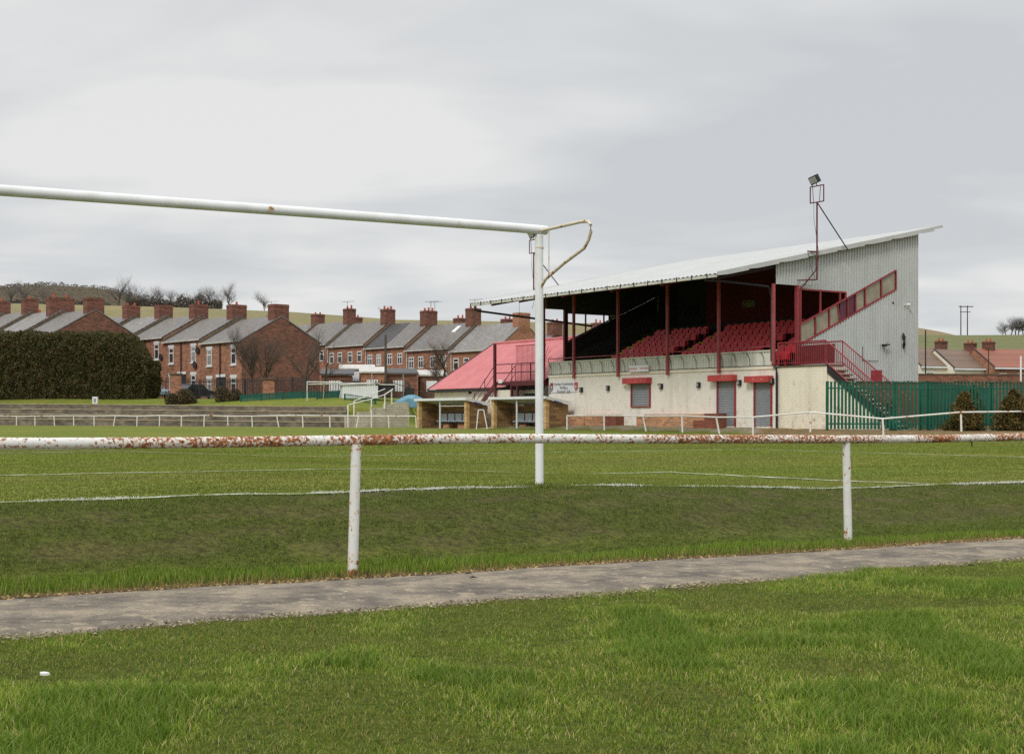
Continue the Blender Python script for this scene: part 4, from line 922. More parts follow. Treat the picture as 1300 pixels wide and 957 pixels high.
for pxl, Yd in ((528, 88.5), (512, 89.5), (400, 94), (300, 99), (200, 104.5), (100, 110), (0, 116.5), (-100, 123)): q = px(pxl, 540, Yd); fl.append((q.x, q.y))
far_rail(fl, .77, 'low white pitch rail in front of the concrete terrace steps', 2.55)

# ------------------------------------------------------------------ concrete terracing at the left
k = N('terrace_concrete'); 
c = k.ramp(k.noise(.9, 6, .65, mapping=(1, 1, 2.5)), [(.3, s2l((72, 66, 58))), (.5, s2l((104, 96, 84))), (.7, s2l((140, 130, 112)))]); M['terr'] = k.fin(c, .95)
M['terr_top'] = simple('terrace_edge', (158, 146, 120), .95, .3, 1.5)
ter = empty('terrace_steps', (0, 0, 0), 0, 'stained concrete terrace steps behind the left pitch rail', 'terrace')
def tp(pxl, off, z): k = (pxl-CX)/F; Yd = float(np.interp(k, KT, YT))+off; return (k*Yd, Yd, z)
pxs = list(range(-260, 440, 12))+[439.5]
NS = 4; mb = MB(); mt = MB()
def tz(pxl, i): f = max(0, min(1, (400-pxl)/400)); b = .48+.12*f; top = 1.90+.42*f; return b+(top-b)*i/NS
for s in range(NS):
    for A, B in zip(pxs[:-1], pxs[1:]):
        o0 = .9*s+.0; z0A, z1A, z0B, z1B = tz(A, s)-.3*(s == 0), tz(A, s+1), tz(B, s)-.3*(s == 0), tz(B, s+1)
        mb.add([tp(A, o0, z0A), tp(B, o0, z0B), tp(B, o0, z1B-.07), tp(A, o0, z1A-.07)], [(0, 1, 2, 3)])
        mt.add([tp(A, o0-.05, z1A-.07), tp(B, o0-.05, z1B-.07), tp(B, o0-.05, z1B), tp(A, o0-.05, z1A), tp(B, o0+1.0, z1B), tp(A, o0+1.0, z1A), tp(B, o0+.02, z1B-.07), tp(A, o0+.02, z1A-.07)], [(0, 1, 2, 3), (3, 2, 4, 5), (0, 7, 6, 1)])
mb.build('riser', M['terr'], ter); mt.build('tread', M['terr_top'], ter)
# pale end wall of the terrace, running back from its near corner
c0 = Vector(tp(439.5, -.1, 0)); rootw = empty('terrace_wall', (c0.x, c0.y, 0), ST, 'pale stepped block wall at the right end of the terrace', 'wall')
prof = [(0, .1), (0, 1.15), (.9, 1.15), (.9, 1.5), (1.9, 1.5), (1.9, 1.75), (2.9, 1.75), (2.9, 2.0), (3.5, 2.0), (3.5, 2.12), (4.75, 2.12), (4.75, .1)]
mb = MB(); mb.prism(prof, lambda t, z: (t, 0, z), lambda t, z: (t, .25, z)); mb.build('block_wall', M['stone_wall'], rootw)
c1 = empty('terrace_handrail', (c0.x, c0.y, 0), ST, 'white handrail climbing the end of the terrace steps', 'handrail')
mb = MB()
posts = [(0.0, -.25, .45, 1.95), (1.75, -.25, .45, 2.35), (2.85, -.1, 1.7, 2.65), (3.6, .3, 1.9, 2.98), (.9, .6, 1.1, 2.2)]
for t, a, z0, z1 in posts: mb = MB(); mb.tube((t, a, z0), (t, a, z1), .045, n=6); mb.build('post', M['far_rail'], c1)
mb = MB(); mb.path([(0, -.25, 1.93), (1.75, -.25, 2.33), (2.85, -.1, 2.63), (3.7, .3, 3.02)], .035, 6); mb.path([(.9, .6, 2.2), (3.7, 1.4, 3.05)], .03, 6); mb.build('rail', M['far_rail'], c1)
p = px(511, 512, 97); g2 = empty('gate_frame', (p.x, p.y, h1(p.x, p.y)), 0, 'white tubular gateway frame at the top of the terrace end wall', 'gate')
mb = MB(); mb.tube((-.42, 0, -.2), (-.42, 0, .98), .04, n=6); mb.tube((.42, 0, -.2), (.42, 0, .98), .04, n=6); mb.tube((-.45, 0, .98), (.45, 0, .98), .045, n=6); mb.tube((.2, 0, .0), (.2, 0, .9), .03, n=6); mb.build('frame', M['white'], g2)

# ------------------------------------------------------------------ palisade fences
def palisade(P0, P1, hgt, pitch, mat, label, wd=.07, postst=2.75, name='palisade_fence', gr=None, more=()):
    pts = [Vector((p[0], p[1], 0)) for p in (P0, P1)+tuple(more)]; z0 = h1(*pts[0][:2]); r = empty(name, (pts[0].x, pts[0].y, z0), 0, label, 'fence', gr)
    o_ = pts[0].copy(); pl = MB(); rails = []; carry = 0
    for A, B in zip(pts[:-1], pts[1:]):
        Ln = (B-A).length; dn = (B-A)/Ln; nb = Vector((-dn.y, dn.x, 0)); s = carry
        def W(l, b, z, A=A, dn=dn, nb=nb): q = A+dn*l+nb*b; return (q.x-o_.x, q.y-o_.y, z)
        gz_ = lambda l: h1(A.x+dn.x*l, A.y+dn.y*l)-z0
        while s < Ln:
            z = gz_(s); hh = hgt+random.uniform(-.02, .02); j = random.uniform(-.008, .008); tw = random.uniform(-.01, .01)
            pl.add([W(s-wd/2, tw, z+.05), W(s, -.02, z+.05), W(s+wd/2, -tw, z+.05), W(s-wd/2+j, tw, z+hh-.14), W(s+j, -.02, z+hh-.1), W(s+wd/2+j, -tw, z+hh-.14), W(s+j, -.01, z+hh), W(s-wd*.55+j, -.05, z+hh-.02), W(s+wd*.55+j, -.05, z+hh-.02)],
                   [(0, 1, 4, 3), (1, 2, 5, 4), (3, 4, 6), (4, 5, 6), (3, 4, 7), (4, 5, 8)])
            s += pitch
        carry = s-Ln
        n = max(1, int(Ln/3))
        rails.append([[W(Ln*i/n, .035, gz_(Ln*i/n)+hgt*f) for i in range(n+1)] for f in (.13, .84)])
        s = 0
        while s <= Ln:
            mb = MB(); z = gz_(s); mb.add([W(s+a_, b_, z+c_) for c_ in (-.2, hgt-.06) for b_ in (.05, .15) for a_ in (-.05, .05)], [(0, 2, 3, 1), (4, 5, 7, 6), (0, 1, 5, 4), (2, 6, 7, 3), (0, 4, 6, 2), (1, 3, 7, 5)]); mb.build('post', mat, r); s += postst
    pl.build('pales', mat, r)
    for k_i in (0, 1):
        mb = MB(); mb.path([p for leg in rails for p in leg[k_i]], .03, 4); mb.build('cross_rail', mat, r)
    return r
# bright green fence right of the stand
A = px(1050.5, 541, 58.95); D_ = px(1180, 541, 58.7); B = px(1345, 541, 59.2)
palisade((A.x, A.y), (D_.x, D_.y), 2.08, .150, M['green_fence'], 'dark green steel palisade fence joined to the painted stair wall', wd=.098, more=((B.x, B.y),))
A = px(1172, 541, 59.2); B = px(1262, 541, 78)
palisade((A.x+.1, A.y+.4), (B.x, B.y), 2.1, .150, M['green_fence'], 'green palisade fence running back behind the front green fence', wd=.098)
# dark palisade behind the terrace
A = px(-80, 505, 146); B = px(392, 507, 117)
palisade((A.x, A.y), (B.x, B.y), 1.78, .20, M['steel_dark'], 'dark grey palisade fence on the grass bank below the brick terrace houses', wd=.065, gr=None)
A = px(392, 507, 116.3); B = px(552, 507, 118)
palisade((A.x, A.y), (B.x, B.y), 1.5, .22, M['steel_dark'], 'thin dark palisade fence behind the white storage container', wd=.05)
A = px(305, 507, 115.5); B = px(402, 507, 114.2)
palisade((A.x, A.y), (B.x, B.y), .62, .075, M['green_low'], 'low teal green fence on the grass bank between the bare trees', wd=.06, postst=1.8, name='low_fence')
A = px(402, 507, 112); B = px(437, 507, 111.5)
palisade((A.x, A.y), (B.x, B.y), .62, .075, M['green_low'], 'short teal green fence section under the spare goal frame', wd=.06, postst=1.8, name='low_fence')
A = px(437, 507, 108); B = px(478, 507, 107)
palisade((A.x, A.y), (B.x, B.y), .5, .09, M['green_low'], 'low teal green fence in front of the white storage container', wd=.03, postst=2.6, name='low_fence')

# ------------------------------------------------------------------ houses
HR = R(40); hx = Vector((math.cos(HR), math.sin(HR), 0)); hy = Vector((-math.sin(HR), math.cos(HR), 0))
def window(par, y0, z0, w_, h_, style, x=0.0):
    fr = MB(); d = .05
    fr.box(x-d, x-.005, y0, y0+.09, z0, z0+h_); fr.box(x-d, x-.005, y0+w_-.09, y0+w_, z0, z0+h_)
    fr.box(x-d, x-.005, y0+.09, y0+w_-.09, z0, z0+.10); fr.box(x-d, x-.005, y0+.09, y0+w_-.09, z0+h_-.12, z0+h_); fr.box(x-d+.005, x-.005, y0+.09, y0+w_-.09, z0+h_*.62, z0+h_*.62+.12)
    if style == 'lintel': fr.box(x-.07, x-.004, y0-.15, y0+w_+.15, z0+h_+.02, z0+h_+.30); fr.box(x-.12, x-.004, y0-.12, y0+w_+.12, z0-.16, z0-.02)
    if style == 'twin': fr.box(x-d+.005, x-.006, y0+w_/2-.05, y0+w_/2+.05, z0+.1, z0+h_-.12)
    f = fr.build('window', M['white'], par)
    pn = MB(); pn.box(x-.02, x-.003, y0+.08, y0+w_-.08, z0+.08, z0+h_-.1); pn.build('pane', M['glass'] if random.random() < .75 else M['glass_pale'], f)
def house(c, wid, depth, eave, ridge, label, group, rz=HR, brick='brick_red', roofm='slate', gable=False, wins='lintel', chim=True, chimw=(1.5, 1.15, 1.7), ch_off=0, front=True, pots=3, parapet=True, base=-3, chm='brick_chim'):
    r = empty('terraced_house', c, rz, label, 'house', group)
    h = depth/2
    mb = MB(); mb.prism([(0, base), (depth, base), (depth, eave-.05), (h, ridge-.12), (0, eave-.05)], lambda x, z: (x, 0.0, z), lambda x, z: (x, wid-.01, z)); mb.build('wall', M[brick], r)
    if gable:
        mb = MB(); mb.prism([(.01, base), (depth-.01, base), (depth-.01, eave-.06), (h, ridge-.14), (.01, eave-.06)], lambda x, z: (x, -.02, z), lambda x, z: (x, -.003, z)); mb.build('gable_wall', M['brick_gable'], r)
    sl = (ridge-eave)/h; ov = .22; lo = -.0
    mb = MB(); mb.prism([(-ov, eave-ov*sl), (h, ridge), (depth+ov, eave-ov*sl), (depth+ov, eave-ov*sl+.12), (h, ridge+.13), (-ov, eave-ov*sl+.12)], lambda x, z: (x, -.04 if gable else .002, z), lambda x, z: (x, wid-.012, z)); rf = mb.build('roof', M[roofm], r)
    mb = MB(); mb.box(-ov-.10, -ov-.003, .0, wid-.02, eave-ov*sl-.04, eave-ov*sl+.10); mb.build('gutter', M['white_dirty'] if wins != 'lintel' or random.random() < .6 else M['dark'], r)
    if parapet:
        mb = MB(); mb.prism([(-ov, eave-ov*sl+.12), (h, ridge+.13), (depth+ov, eave-ov*sl+.12), (depth+ov, eave-ov*sl+.38), (h, ridge+.40), (-ov, eave-ov*sl+.36)], lambda x, z: (x, wid-.30, z), lambda x, z: (x, wid-.013, z)); mb.build('party_parapet', M['parapet'], rf)
    if chim:
        cw, cd, chh = chimw; y0 = ch_off
        mb = MB(); mb.box(h-cw/2, h+cw/2, y0, y0+cd, ridge-1.2, ridge+chh); mb.box(h-cw/2-.04, h+cw/2+.04, y0-.04, y0+cd+.04, ridge+chh-.26, ridge+chh-.14); ch = mb.build('chimney', M[chm], rf)
        for i in range(pots):
            mb = MB(); xx = h-cw/2+cw*(i+.5)/max(1, pots); mb.tube((xx, y0+cd/2, ridge+chh), (xx, y0+cd/2, ridge+chh+random.uniform(.25, .5)), .13, .11, 8); mb.build('chimney_pot', M['pots'], ch)
    if front:
        if wins == 'lintel':
            for fy in (.19, .78):
                y0 = wid*fy-.5; window(r, y0, eave-2.35, 1.0, 1.65, 'lintel'); window(r, y0, eave-5.3, 1.0, 1.6, 'lintel')
            for fy in (.44, .55):
                y0 = wid*fy-.45; mb = MB(); mb.box(-.05, -.004, y0, y0+.9, .05+base*0, eave-3.6); dd = mb.build('door', M['dark'], r)
                mb = MB(); mb.box(-.08, -.051, y0-.08, y0+.98, eave-3.58, eave-3.3); mb.build('lintel', M['white'], dd)
            mb = MB(); mb.tube((-.09, wid*.5+.05, 0), (-.09, wid*.5+.05, eave-.2), .06, n=6); mb.build('downpipe', M['black'], r)
        else:
            for fy in (.13, .37, .64, .86): window(r, wid*fy-.45, eave-2.2, .95, 1.35, 'twin' if wins == 'twin' else 'plain')
            mb = MB(); mb.tube((-.09, wid-.35, 0), (-.09, wid-.35, eave-.2), .06, n=6); mb.build('downpipe', M['white_dirty'], r)
    return r
def corner(pxl, pyl, Yd): q = px(pxl, pyl, Yd); return q
def along_row(P0, rz, dist): return Vector((P0.x-math.sin(rz)*dist, P0.y+math.cos(rz)*dist, 0))
# row 1: facade row with the big gable (nearest unit first)
P0 = px(307, 505, 140); W1 = 8.5; ez = [px(307, 431.5, 140).z, px(251, 430, 146.5).z, px(201, 427.7, 153).z, px(156, 427, 159.5).z, px(120, 426, 166).z]
names = ['end of terrace brick house with the large blank gable and twin bare trees', 'second brick house from the large gable, with two satellite dishes', 'third brick house from the large gable, dark downpipe', 'fourth brick house from the large gable, beside the hedge top', 'fifth brick house from the large gable, mostly behind the hedge']
row1 = []
for i in range(5):
    c = along_row(P0, HR, W1*i); c.z = ez[i]-5.75; 
    r = house(c, W1, 9.0, 5.75, 8.25, names[i], 'brick terrace above the left goal area', gable=(i == 0), ch_off=.05 if i else .0, chimw=(1.75, 1.2, 1.25), roofm=('slate', 'slate', 'slate', 'slate_pale', 'slate')[i], pots=(0, 1, 1, 0, 2)[i])
    row1.append(r)
# satellite dishes on the second house
for (y_, z_) in ((.5, 4.6), (1.1, 3.1)):
    mb = MB(); mb.tube((-.12, y_, z_), (-.2, y_, z_), .33, .40, 12); mb.tube((-.005, y_, z_-.1), (-.14, y_, z_), .03, n=5); mb.build('satellite_dish', M['dark'], row1[1])
mb = MB(); mb.tube((-.12, .4, 3.6), (-.2, .4, 3.6), .33, .38, 12); mb.build('satellite_dish', M['dark'], row1[2])
# row 2: nearer row behind the hedge
P0 = px(66, 505, 148); names = ['brick end house whose gable rises straight above the hedge', 'slate roofed house behind the hedge with the widest chimney', 'leftmost slate roofed house rising behind the hedge', 'house at the left frame edge behind the hedge']
for i in range(4):
    c = along_row(P0, HR, 8.9*i); ev_ = (px(66, 424, 148).z, px(8, 423, 154).z, px(-40, 423, 161).z, px(-90, 423, 167).z)[i]; c.z = ev_-5.75
    house(c, 8.9, 9.6, 5.75, 8.5, names[i], 'brick row behind the hedge', gable=(i == 0), chimw=((1.9, 1.1, 1.3), (2.9, 1.0, 1.45), (1.7, 1.0, 1.5), (1.8, 1, 1.4))[i], pots=(0, 2, 1, 1)[i], ch_off=(0, .1, .1, .1)[i], wins='lintel', roofm=('slate', 'slate_pale', 'slate', 'slate')[i])
# row 3: centre, seen over the pavilion
P0 = px(632, 505, 153); W3 = 8.5
ez = [px(632, 442, 153).z, px(565, 441, 159.5).z, px(501, 438.5, 166).z, px(446, 436.5, 172.5).z, px(400, 436, 179).z]
names = ['pale slate end house with orange gable rising above the pink pavilion roof', 'brick house with rooflight left of the pavilion roof', 'brick house with half dark and half grey slate roof', 'brick house right of the large blank gable with tall twin chimneys', 'brick house half hidden behind the large blank gable']
row3 = []
for i in range(5):
    c = along_row(P0, HR, W3*i); c.z = ez[i]-6.2
    r = house(c, W3, 7.6, 6.2, 9.1, names[i], 'brick row in the middle distance', brick='brick_orange' if i == 0 else 'brick_red', gable=False, wins=('plain', 'twin', 'twin', 'plain', 'plain')[i], chimw=((1.6, 1.1, 1.1), (1.45, 1.1, 1.7), (1.7, 1.2, 1.35), (1.5, 1.1, 1.5), (1.2, 1.2, 1.7))[i], pots=(0, 2, 3, 3, 2)[i],
              roofm=('slate_pale', 'slate', 'slate', 'slate', 'slate')[i], chm='brick_orange' if i == 0 else 'brick_chim')
    row3.append(r)
# dark re-slated half of the third roof, rooflight on the second
h = 3.8; sl = 2.9/3.8
mb = MB(); mb.prism([(-.2, 6.2-.2*sl+.123), (h-.02, 9.1+.12), (h-.02, 9.1+.165), (-.2, 6.2-.2*sl+.17)], lambda x, z: (x, 4.3, z), lambda x, z: (x, 8.15, z)); mb.build('dark_slates', M['slate_dark'], row3[2])
mb = MB(); mb.prism([(2.3, 6.2+2.3*sl+.14), (3.2, 6.2+3.2*sl+.14), (3.2, 6.2+3.2*sl+.24), (2.3, 6.2+2.3*sl+.24)], lambda x, z: (x, 2.0, z), lambda x, z: (x, 2.7, z)); mb.build('rooflight', M['white'], row3[1])
# more rows behind, only chimneys and ridges show
bh = [(404, 399, 196), (348, 401, 185), (452, 403, 196), (585, 404, 190), (645, 405, 192), (705, 409, 176), (47, 398, 168), (92, 404, 172), (760, 410, 186)]
lab = ['distant house whose narrow chimney stands just right of the big gable', 'distant house with low chimney left of the big gable chimney', 'distant house behind the twin chimneys', 'distant house with paired chimney left of the rooflight house chimney', 'distant house with tall brown chimney left of the goalpost', 'distant house with chimney right of the goalpost under the stand roof', 'distant house between the two left chimneys', 'distant house with small twin chimney pots right of the widest chimney', 'distant house seen through the end opening of the stand']
for (cx_, cy_, Yd), l_ in zip(bh, lab):
    q = px(cx_, cy_, Yd); c = q-hx*4-hy*.5; c.z = q.z-9.0
    house(c, 8.5, 8, 5.4, 7.6, l_, 'distant houses', wins='plain', front=False, chimw=(1.5, 1.2, 1.4), pots=2, base=-2)

# outbuildings behind row 3 yard
def outb(x0, x1, yt, yb, Yd, label, roofc='white_dirty', dep=4, brick='brick_gable', slope=.5, door=True):
    a = px(x0, yb, Yd); b = px(x1, yb, Yd); w_ = b.x-a.x; hh = (yb-yt)/F*Yd
    r = empty('outbuilding', (a.x, a.y, a.z), R(6), label, 'shed', 'outbuildings in the back yards')
    mb = MB(); mb.box(0, w_, 0, dep, -1.5, hh-.25); mb.build('wall', M[brick], r)
    mb = MB(); mb.add([(-.15, -.2, hh-.24), (w_+.15, -.2, hh-.24), (w_+.15, dep, hh+slope-.1), (-.15, dep, hh+slope-.1), (-.15, -.2, hh-.1), (w_+.15, -.2, hh-.1), (w_+.15, dep, hh+slope), (-.15, dep, hh+slope)], [(0, 3, 2, 1), (4, 5, 6, 7), (0, 1, 5, 4), (1, 2, 6, 5), (2, 3, 7, 6), (3, 0, 4, 7)]); mb.build('roof', M[roofc], r)
    if door:
        mb = MB(); mb.box(w_*.6, w_*.6+.9, -.04, -.003, -1.0, min(.9, hh*.5)); mb.build('door', M['dark'], r)
        mb = MB(); mb.box(w_*.25, w_*.25+1.0, -.04, -.003, hh*.25, hh*.25+1.0); mb.build('window', M['white'], r)
    return r
outb(408, 447, 473, 505, 128, 'dark roofed brick outhouse beside the large gable', 'slate_dark', 5)
outb(432, 474, 466, 490, 134, 'outhouse with long pale sheet roof below the brick row', 'white_dirty', 4, slope=.4)
outb(458, 488, 470, 505, 126, 'brick gabled outhouse with a white edged roof behind the telegraph pole', 'white_dirty', 5, 'brick_red', .5)
outb(489, 529, 472, 505, 129, 'long low brick outhouse with whitish roof edge', 'slate_dark', 5)
outb(533, 566, 474, 505, 131, 'brick outhouse with frosted roof beside the pavilion', 'white_dirty', 5)

# right hand houses
RB = R(20)
def bung(pxl, wid, roofm, label, yeave, yr_, Yd, cx_off=None, brick='render_cream', wins=True, chim=True):
    q = px(pxl, yeave, Yd); c = Vector((q.x, q.y, q.z-3.1)); dep = 8.4
    r = empty('bungalow', c, RB, label, 'house', 'low houses right of the stand')
    h = dep/2; eave = 3.1; ridge = eave+2.6
    # local x along the row to the right, local y = depth
    mb = MB(); mb.prism([(0, -3), (dep, -3), (dep, eave-.05), (h, ridge-.1), (0, eave-.05)], lambda y, z: (0, y, z), lambda y, z: (wid-.02, y, z)); mb.build('wall', M[brick], r)
    sl = (ridge-eave)/h
    mb = MB(); mb.prism([(-.3, eave-.3*sl), (h, ridge), (dep+.3, eave-.3*sl), (dep+.3, eave-.3*sl+.14), (h, ridge+.15), (-.3, eave-.3*sl+.14)], lambda y, z: (-.0, y, z), lambda y, z: (wid-.022, y, z)); rf = mb.build('roof', M[roofm], r)
    mb = MB(); mb.box(0, wid-.03, -.42, -.31, eave-.3*sl-.14, eave-.3*sl+.08); mb.build('gutter', M['white'], r)
    mb = MB(); mb.prism([(-.3, eave-.3*sl+.15), (h, ridge+.16), (h, ridge+.27), (-.3, eave-.3*sl+.26)], lambda y, z: (-.06, y, z), lambda y, z: (.10, y, z)); mb.build('verge', M['slate_dark'], rf)
    if chim:
        x0 = wid-1.4 if cx_off is None else cx_off
        mb = MB(); mb.box(x0, x0+1.5, h-.5, h+.5, ridge-.5, ridge+1.15); mb.box(x0-.08, x0+1.58, h-.58, h+.58, ridge+.9, ridge+1.02); ch = mb.build('chimney', M['brick_chim'], rf)
        for i in range(2): mb = MB(); mb.tube((x0+.4+.7*i, h, ridge+1.15), (x0+.4+.7*i, h, ridge+1.6), .14, .11, 8); mb.build('chimney_pot', M['pots'], ch)
    if wins:
        for i in range(max(1, int(wid/3))):
            mb = MB(); x0 = 1+i*3; mb.box(x0, x0+1.3, -.06, -.004, .9, 2.2); f = mb.build('window', M['white'], r)
            for j in range(2): mb = MB(); mb.box(x0+.1+.6*j, x0+.6+.6*j, -.075, -.062, 1.0, 2.1); mb.build('pane', M['glass'], f)
    return r
bung(1148, 2.6, 'tile_bright', 'sliver of bright orange tiled roof beside the stand', 459, 441, 200, brick='brick_red', chim=False, wins=False)
bung(1168, 5.3, 'tile_brown', 'brown tiled low house with whitewashed front next to the stand', 464, 442, 198, cx_off=5.9)
bung(1210, 6.4, 'tile_brown', 'brown tiled low house in the middle of the right hand row', 466.5, 443, 198, cx_off=5.4)
bung(1261, 9.5, 'tile_red', 'red tiled low house with brick front at the right frame edge', 465.5, 444, 198, brick='brick_red', cx_off=1.8)
q = px(1165, 476, 100)
w1_ = empty('yard_wall', (q.x, q.y, h1(q.x, q.y)), R(3), 'dark brick yard wall seen over the green fence', 'wall')
mb = MB(); mb.box(0, 8.5, 0, .3, -.3, q.z-h1(q.x, q.y)); mb.build('brickwork', M['brick_gable'], w1_); mb = MB(); mb.box(-.05, 8.55, -.06, .36, q.z-h1(q.x, q.y)+.002, q.z-h1(q.x, q.y)+.1); mb.build('coping', M['parapet'], w1_)

# ------------------------------------------------------------------ vegetation
M['bark'] = simple('bark', (74, 66, 58), .95, .3, 5); M['twig'] = simple('winter_twigs', (92, 80, 72), .95, .2, 5); M['twig_far'] = simple('distant_twigs', (112, 105, 102), .95, .2, 5)
def tree_parts(hgt, seed, spread=.55, levels=5, r0=.035, upr=.35, mult=3, first=.3):
    rd = random.Random(seed); tr_ = MB(); tw = MB()
    def br(p, d, ln, r, lv):
        n = 3 if lv < 2 else 2; q = p
        for i in range(n):
            d = (d+Vector((rd.uniform(-1, 1), rd.uniform(-1, 1), rd.uniform(-.4, .6)))*.13*(1+lv*.25)).normalized(); e_ = q+d*ln/n; ra = r*(1-.45*i/n); rb = r*(1-.45*(i+1)/n)
            (tr_ if lv < 2 else tw).tube(q, e_, ra, rb, 6 if lv == 0 else (4 if lv < 3 else 3), cap=False); q = e_
            if lv < levels and (lv > 0 or i >= 1):
                for _ in range(mult if lv < levels-1 else 2):
                    ax = Vector((rd.uniform(-1, 1), rd.uniform(-1, 1), rd.uniform(-.2, .5))).normalized()
                    nd = (d*(1-spread)+ax*spread+Vector((0, 0, upr*.5))).normalized(); br(q-d*ln/n*rd.uniform(0, .6), nd, ln*rd.uniform(.5, .72), rb*.62, lv+1)
    br(Vector((0, 0, -.2)), Vector((0, 0, 1)), hgt*.42, hgt*r0, 0)
    return tr_, tw
def bare_tree(loc, hgt, seed, label, group=None, mat=None, **kw):
    r = empty('bare_tree', loc, random.uniform(0, 6), label, 'tree', group); a, b = tree_parts(hgt, seed, **kw)
    a.build('trunk', M['bark'], r); b.build('crown', mat or M['twig'], r); return r
def gl_(pxl, Yd, dz=0): x_ = (pxl-CX)/F*Yd; return (x_, Yd, h1(x_, Yd)-.1+dz)
bare_tree(gl_(322, 124), 8.2, 3, 'bushy many stemmed bare tree in front of the left part of the large gable', spread=.45, levels=5, r0=.012, mult=3)
bare_tree(gl_(338, 125), 7.6, 13, 'slighter bare tree beside the brick pier in front of the gable', spread=.45, levels=4, r0=.012, mult=3)
bare_tree(gl_(386, 122), 8.6, 5, 'tall bare tree with dark trunk before the right edge of the large gable', levels=4, r0=.018, mult=2)
bare_tree(gl_(411, 125), 8.4, 9, 'slender leaning bare tree just right of the large gable', levels=4, r0=.014, mult=2)
bare_tree(gl_(560, 124), 8.6, 21, 'wide crowned bare tree left of the pink pavilion roof', levels=4, r0=.018, mult=3, spread=.65)
# trees on the field crest
protos = []
hill = [(12, 351, 'rounded bare tree at the far left of the hill skyline'), (30, 355, 'second bare tree from the left on the hill skyline'), (57, 357, 'third bare tree from the left on the hill skyline'), (84, 368, 'small bare tree left of the gable chimney on the hill'), (150, 346, 'tall bare tree pair just above the chimney right of the gable'), (165, 356, 'bare tree right of the tall skyline pair'), (178, 358, 'dense bare tree in the hilltop row above the second chimney'), (190, 360, 'bare tree in the hilltop row between second and third chimneys'), (203, 359, 'bare tree in the hilltop row above the third chimney'), (216, 362, 'lower bare tree right of the third chimney'), (228, 365, 'low bare tree in the middle of the hilltop row'), (240, 367, 'low bare tree left of the fourth chimney'), (252, 361, 'spreading bare tree above the fourth chimney'), (264, 356, 'tallest bare tree in the right part of the hilltop row'), (277, 363, 'bare tree at the right part of the hilltop row'), (290, 353, 'thin upright bare tree ending the hilltop row'), (337, 366, 'lone small bare tree left of the large gable chimney'), (491, 384, 'lone twisted tree above the middle chimneys')]
hill += [(1272+i*5.5, 398+[12, 6, 2, 0, 0, 1, 2, 4][i], 'bare tree in the clump on the right skyline') for i in range(8)]
rt_ = ['leftmost', 'second', 'third', 'fourth', 'fifth', 'sixth', 'seventh', 'eighth']
for i in range(4):
    r = bare_tree((0, 0, 0), 10, 40+i, 'x', 'bare trees on the skyline', M['twig_far'], spread=.52, levels=4, r0=.014, mult=3, upr=.3); protos.append(r)
HT = [max(v.co.z for c in r.children for v in c.data.vertices) for r in protos]
used = [False]*4
for j, (pxl, hp, l_) in enumerate(hill):
    Yd = 355 if pxl < 1000 else 345; i = j % 4; lc = gl_(pxl, Yd, -.3)
    if pxl > 1000: l_ = 'bare tree, %s from the left in the clump on the right skyline' % rt_[min(7, int(round((pxl-1272)/5.5)))]
    sc_ = (px(pxl, hp, Yd).z-lc[2])/HT[i]; wx = 1.15 if pxl < 1000 else 1.7; sc_ = (sc_*wx, sc_*wx, sc_)
    if not used[i]: r = protos[i]; used[i] = True; r.location = lc; r.scale = sc_; r['label'] = l_
    else: r = dup(protos[i], lc, random.uniform(0, 6), sc_, l_)
# undergrowth below the hilltop trees
def leafmass(n, fx, size, colr, name, label, cat, parent=None, mat=None):
    pts = np.array([fx() for _ in range(n)]); nn = rng.normal(size=(n, 3)); nn /= np.linalg.norm(nn, axis=1)[:, None]; t1 = np.cross(nn, rng.normal(size=(n, 3))); t1 /= np.linalg.norm(t1, axis=1)[:, None]; t2 = np.cross(nn, t1)
    s = size*(.6+.8*rng.random((n, 1))); co = np.stack([pts-t1*s*.5, pts+t2*s*.3, pts+t1*s*.5, pts-t2*s*.3], 1)
    cc = np.array([s2l(c) for c in colr])[rng.integers(0, len(colr), n)]*(.7+.6*rng.random((n, 1)))
    o = npmesh(name, co.reshape(-1, 3), np.arange(n*4), np.arange(n)*4, mat or M['blade'], np.repeat(cc, 4, 0).reshape(-1, 3), parent)
    return o
def brushf():
    x_ = random.choice((random.uniform(-40, 60), random.uniform(60, 140), random.uniform(160, 282), random.uniform(160, 282))); Yd = random.uniform(352, 364); hh = (1.9+1.4*vn1(x_*.08))*(1.35 if x_ > 225 else (1.0 if x_ > 160 else .7))
    g = gl_(x_, Yd); return (g[0], g[1], g[2]+random.random()*hh)
def vn1(x_): return float(mnoise.noise(Vector((x_, 3.3, 1.1))))+.5
o = leafmass(15000, brushf, .55, [(98, 92, 84), (106, 98, 88), (86, 82, 72)], 'undergrowth', None, None); tag(o, 'dark leafless undergrowth along the hill crest', 'undergrowth', kind='stuff')

def ridgef():
    x_ = random.uniform(-60, 200) if random.random() < .8 else random.uniform(-60, 60); Yd = random.uniform(700, 890); g = gl_(x_, Yd); return (g[0], g[1], g[2]+random.random()*(.8+1.6*vn1(x_*.11)))
o = leafmass(5000, ridgef, .9, [(104, 96, 84), (114, 104, 90), (92, 86, 76)], 'distant_wood', None, None); tag(o, 'brown leafless wood on the far left ridge', 'wood', kind='stuff')
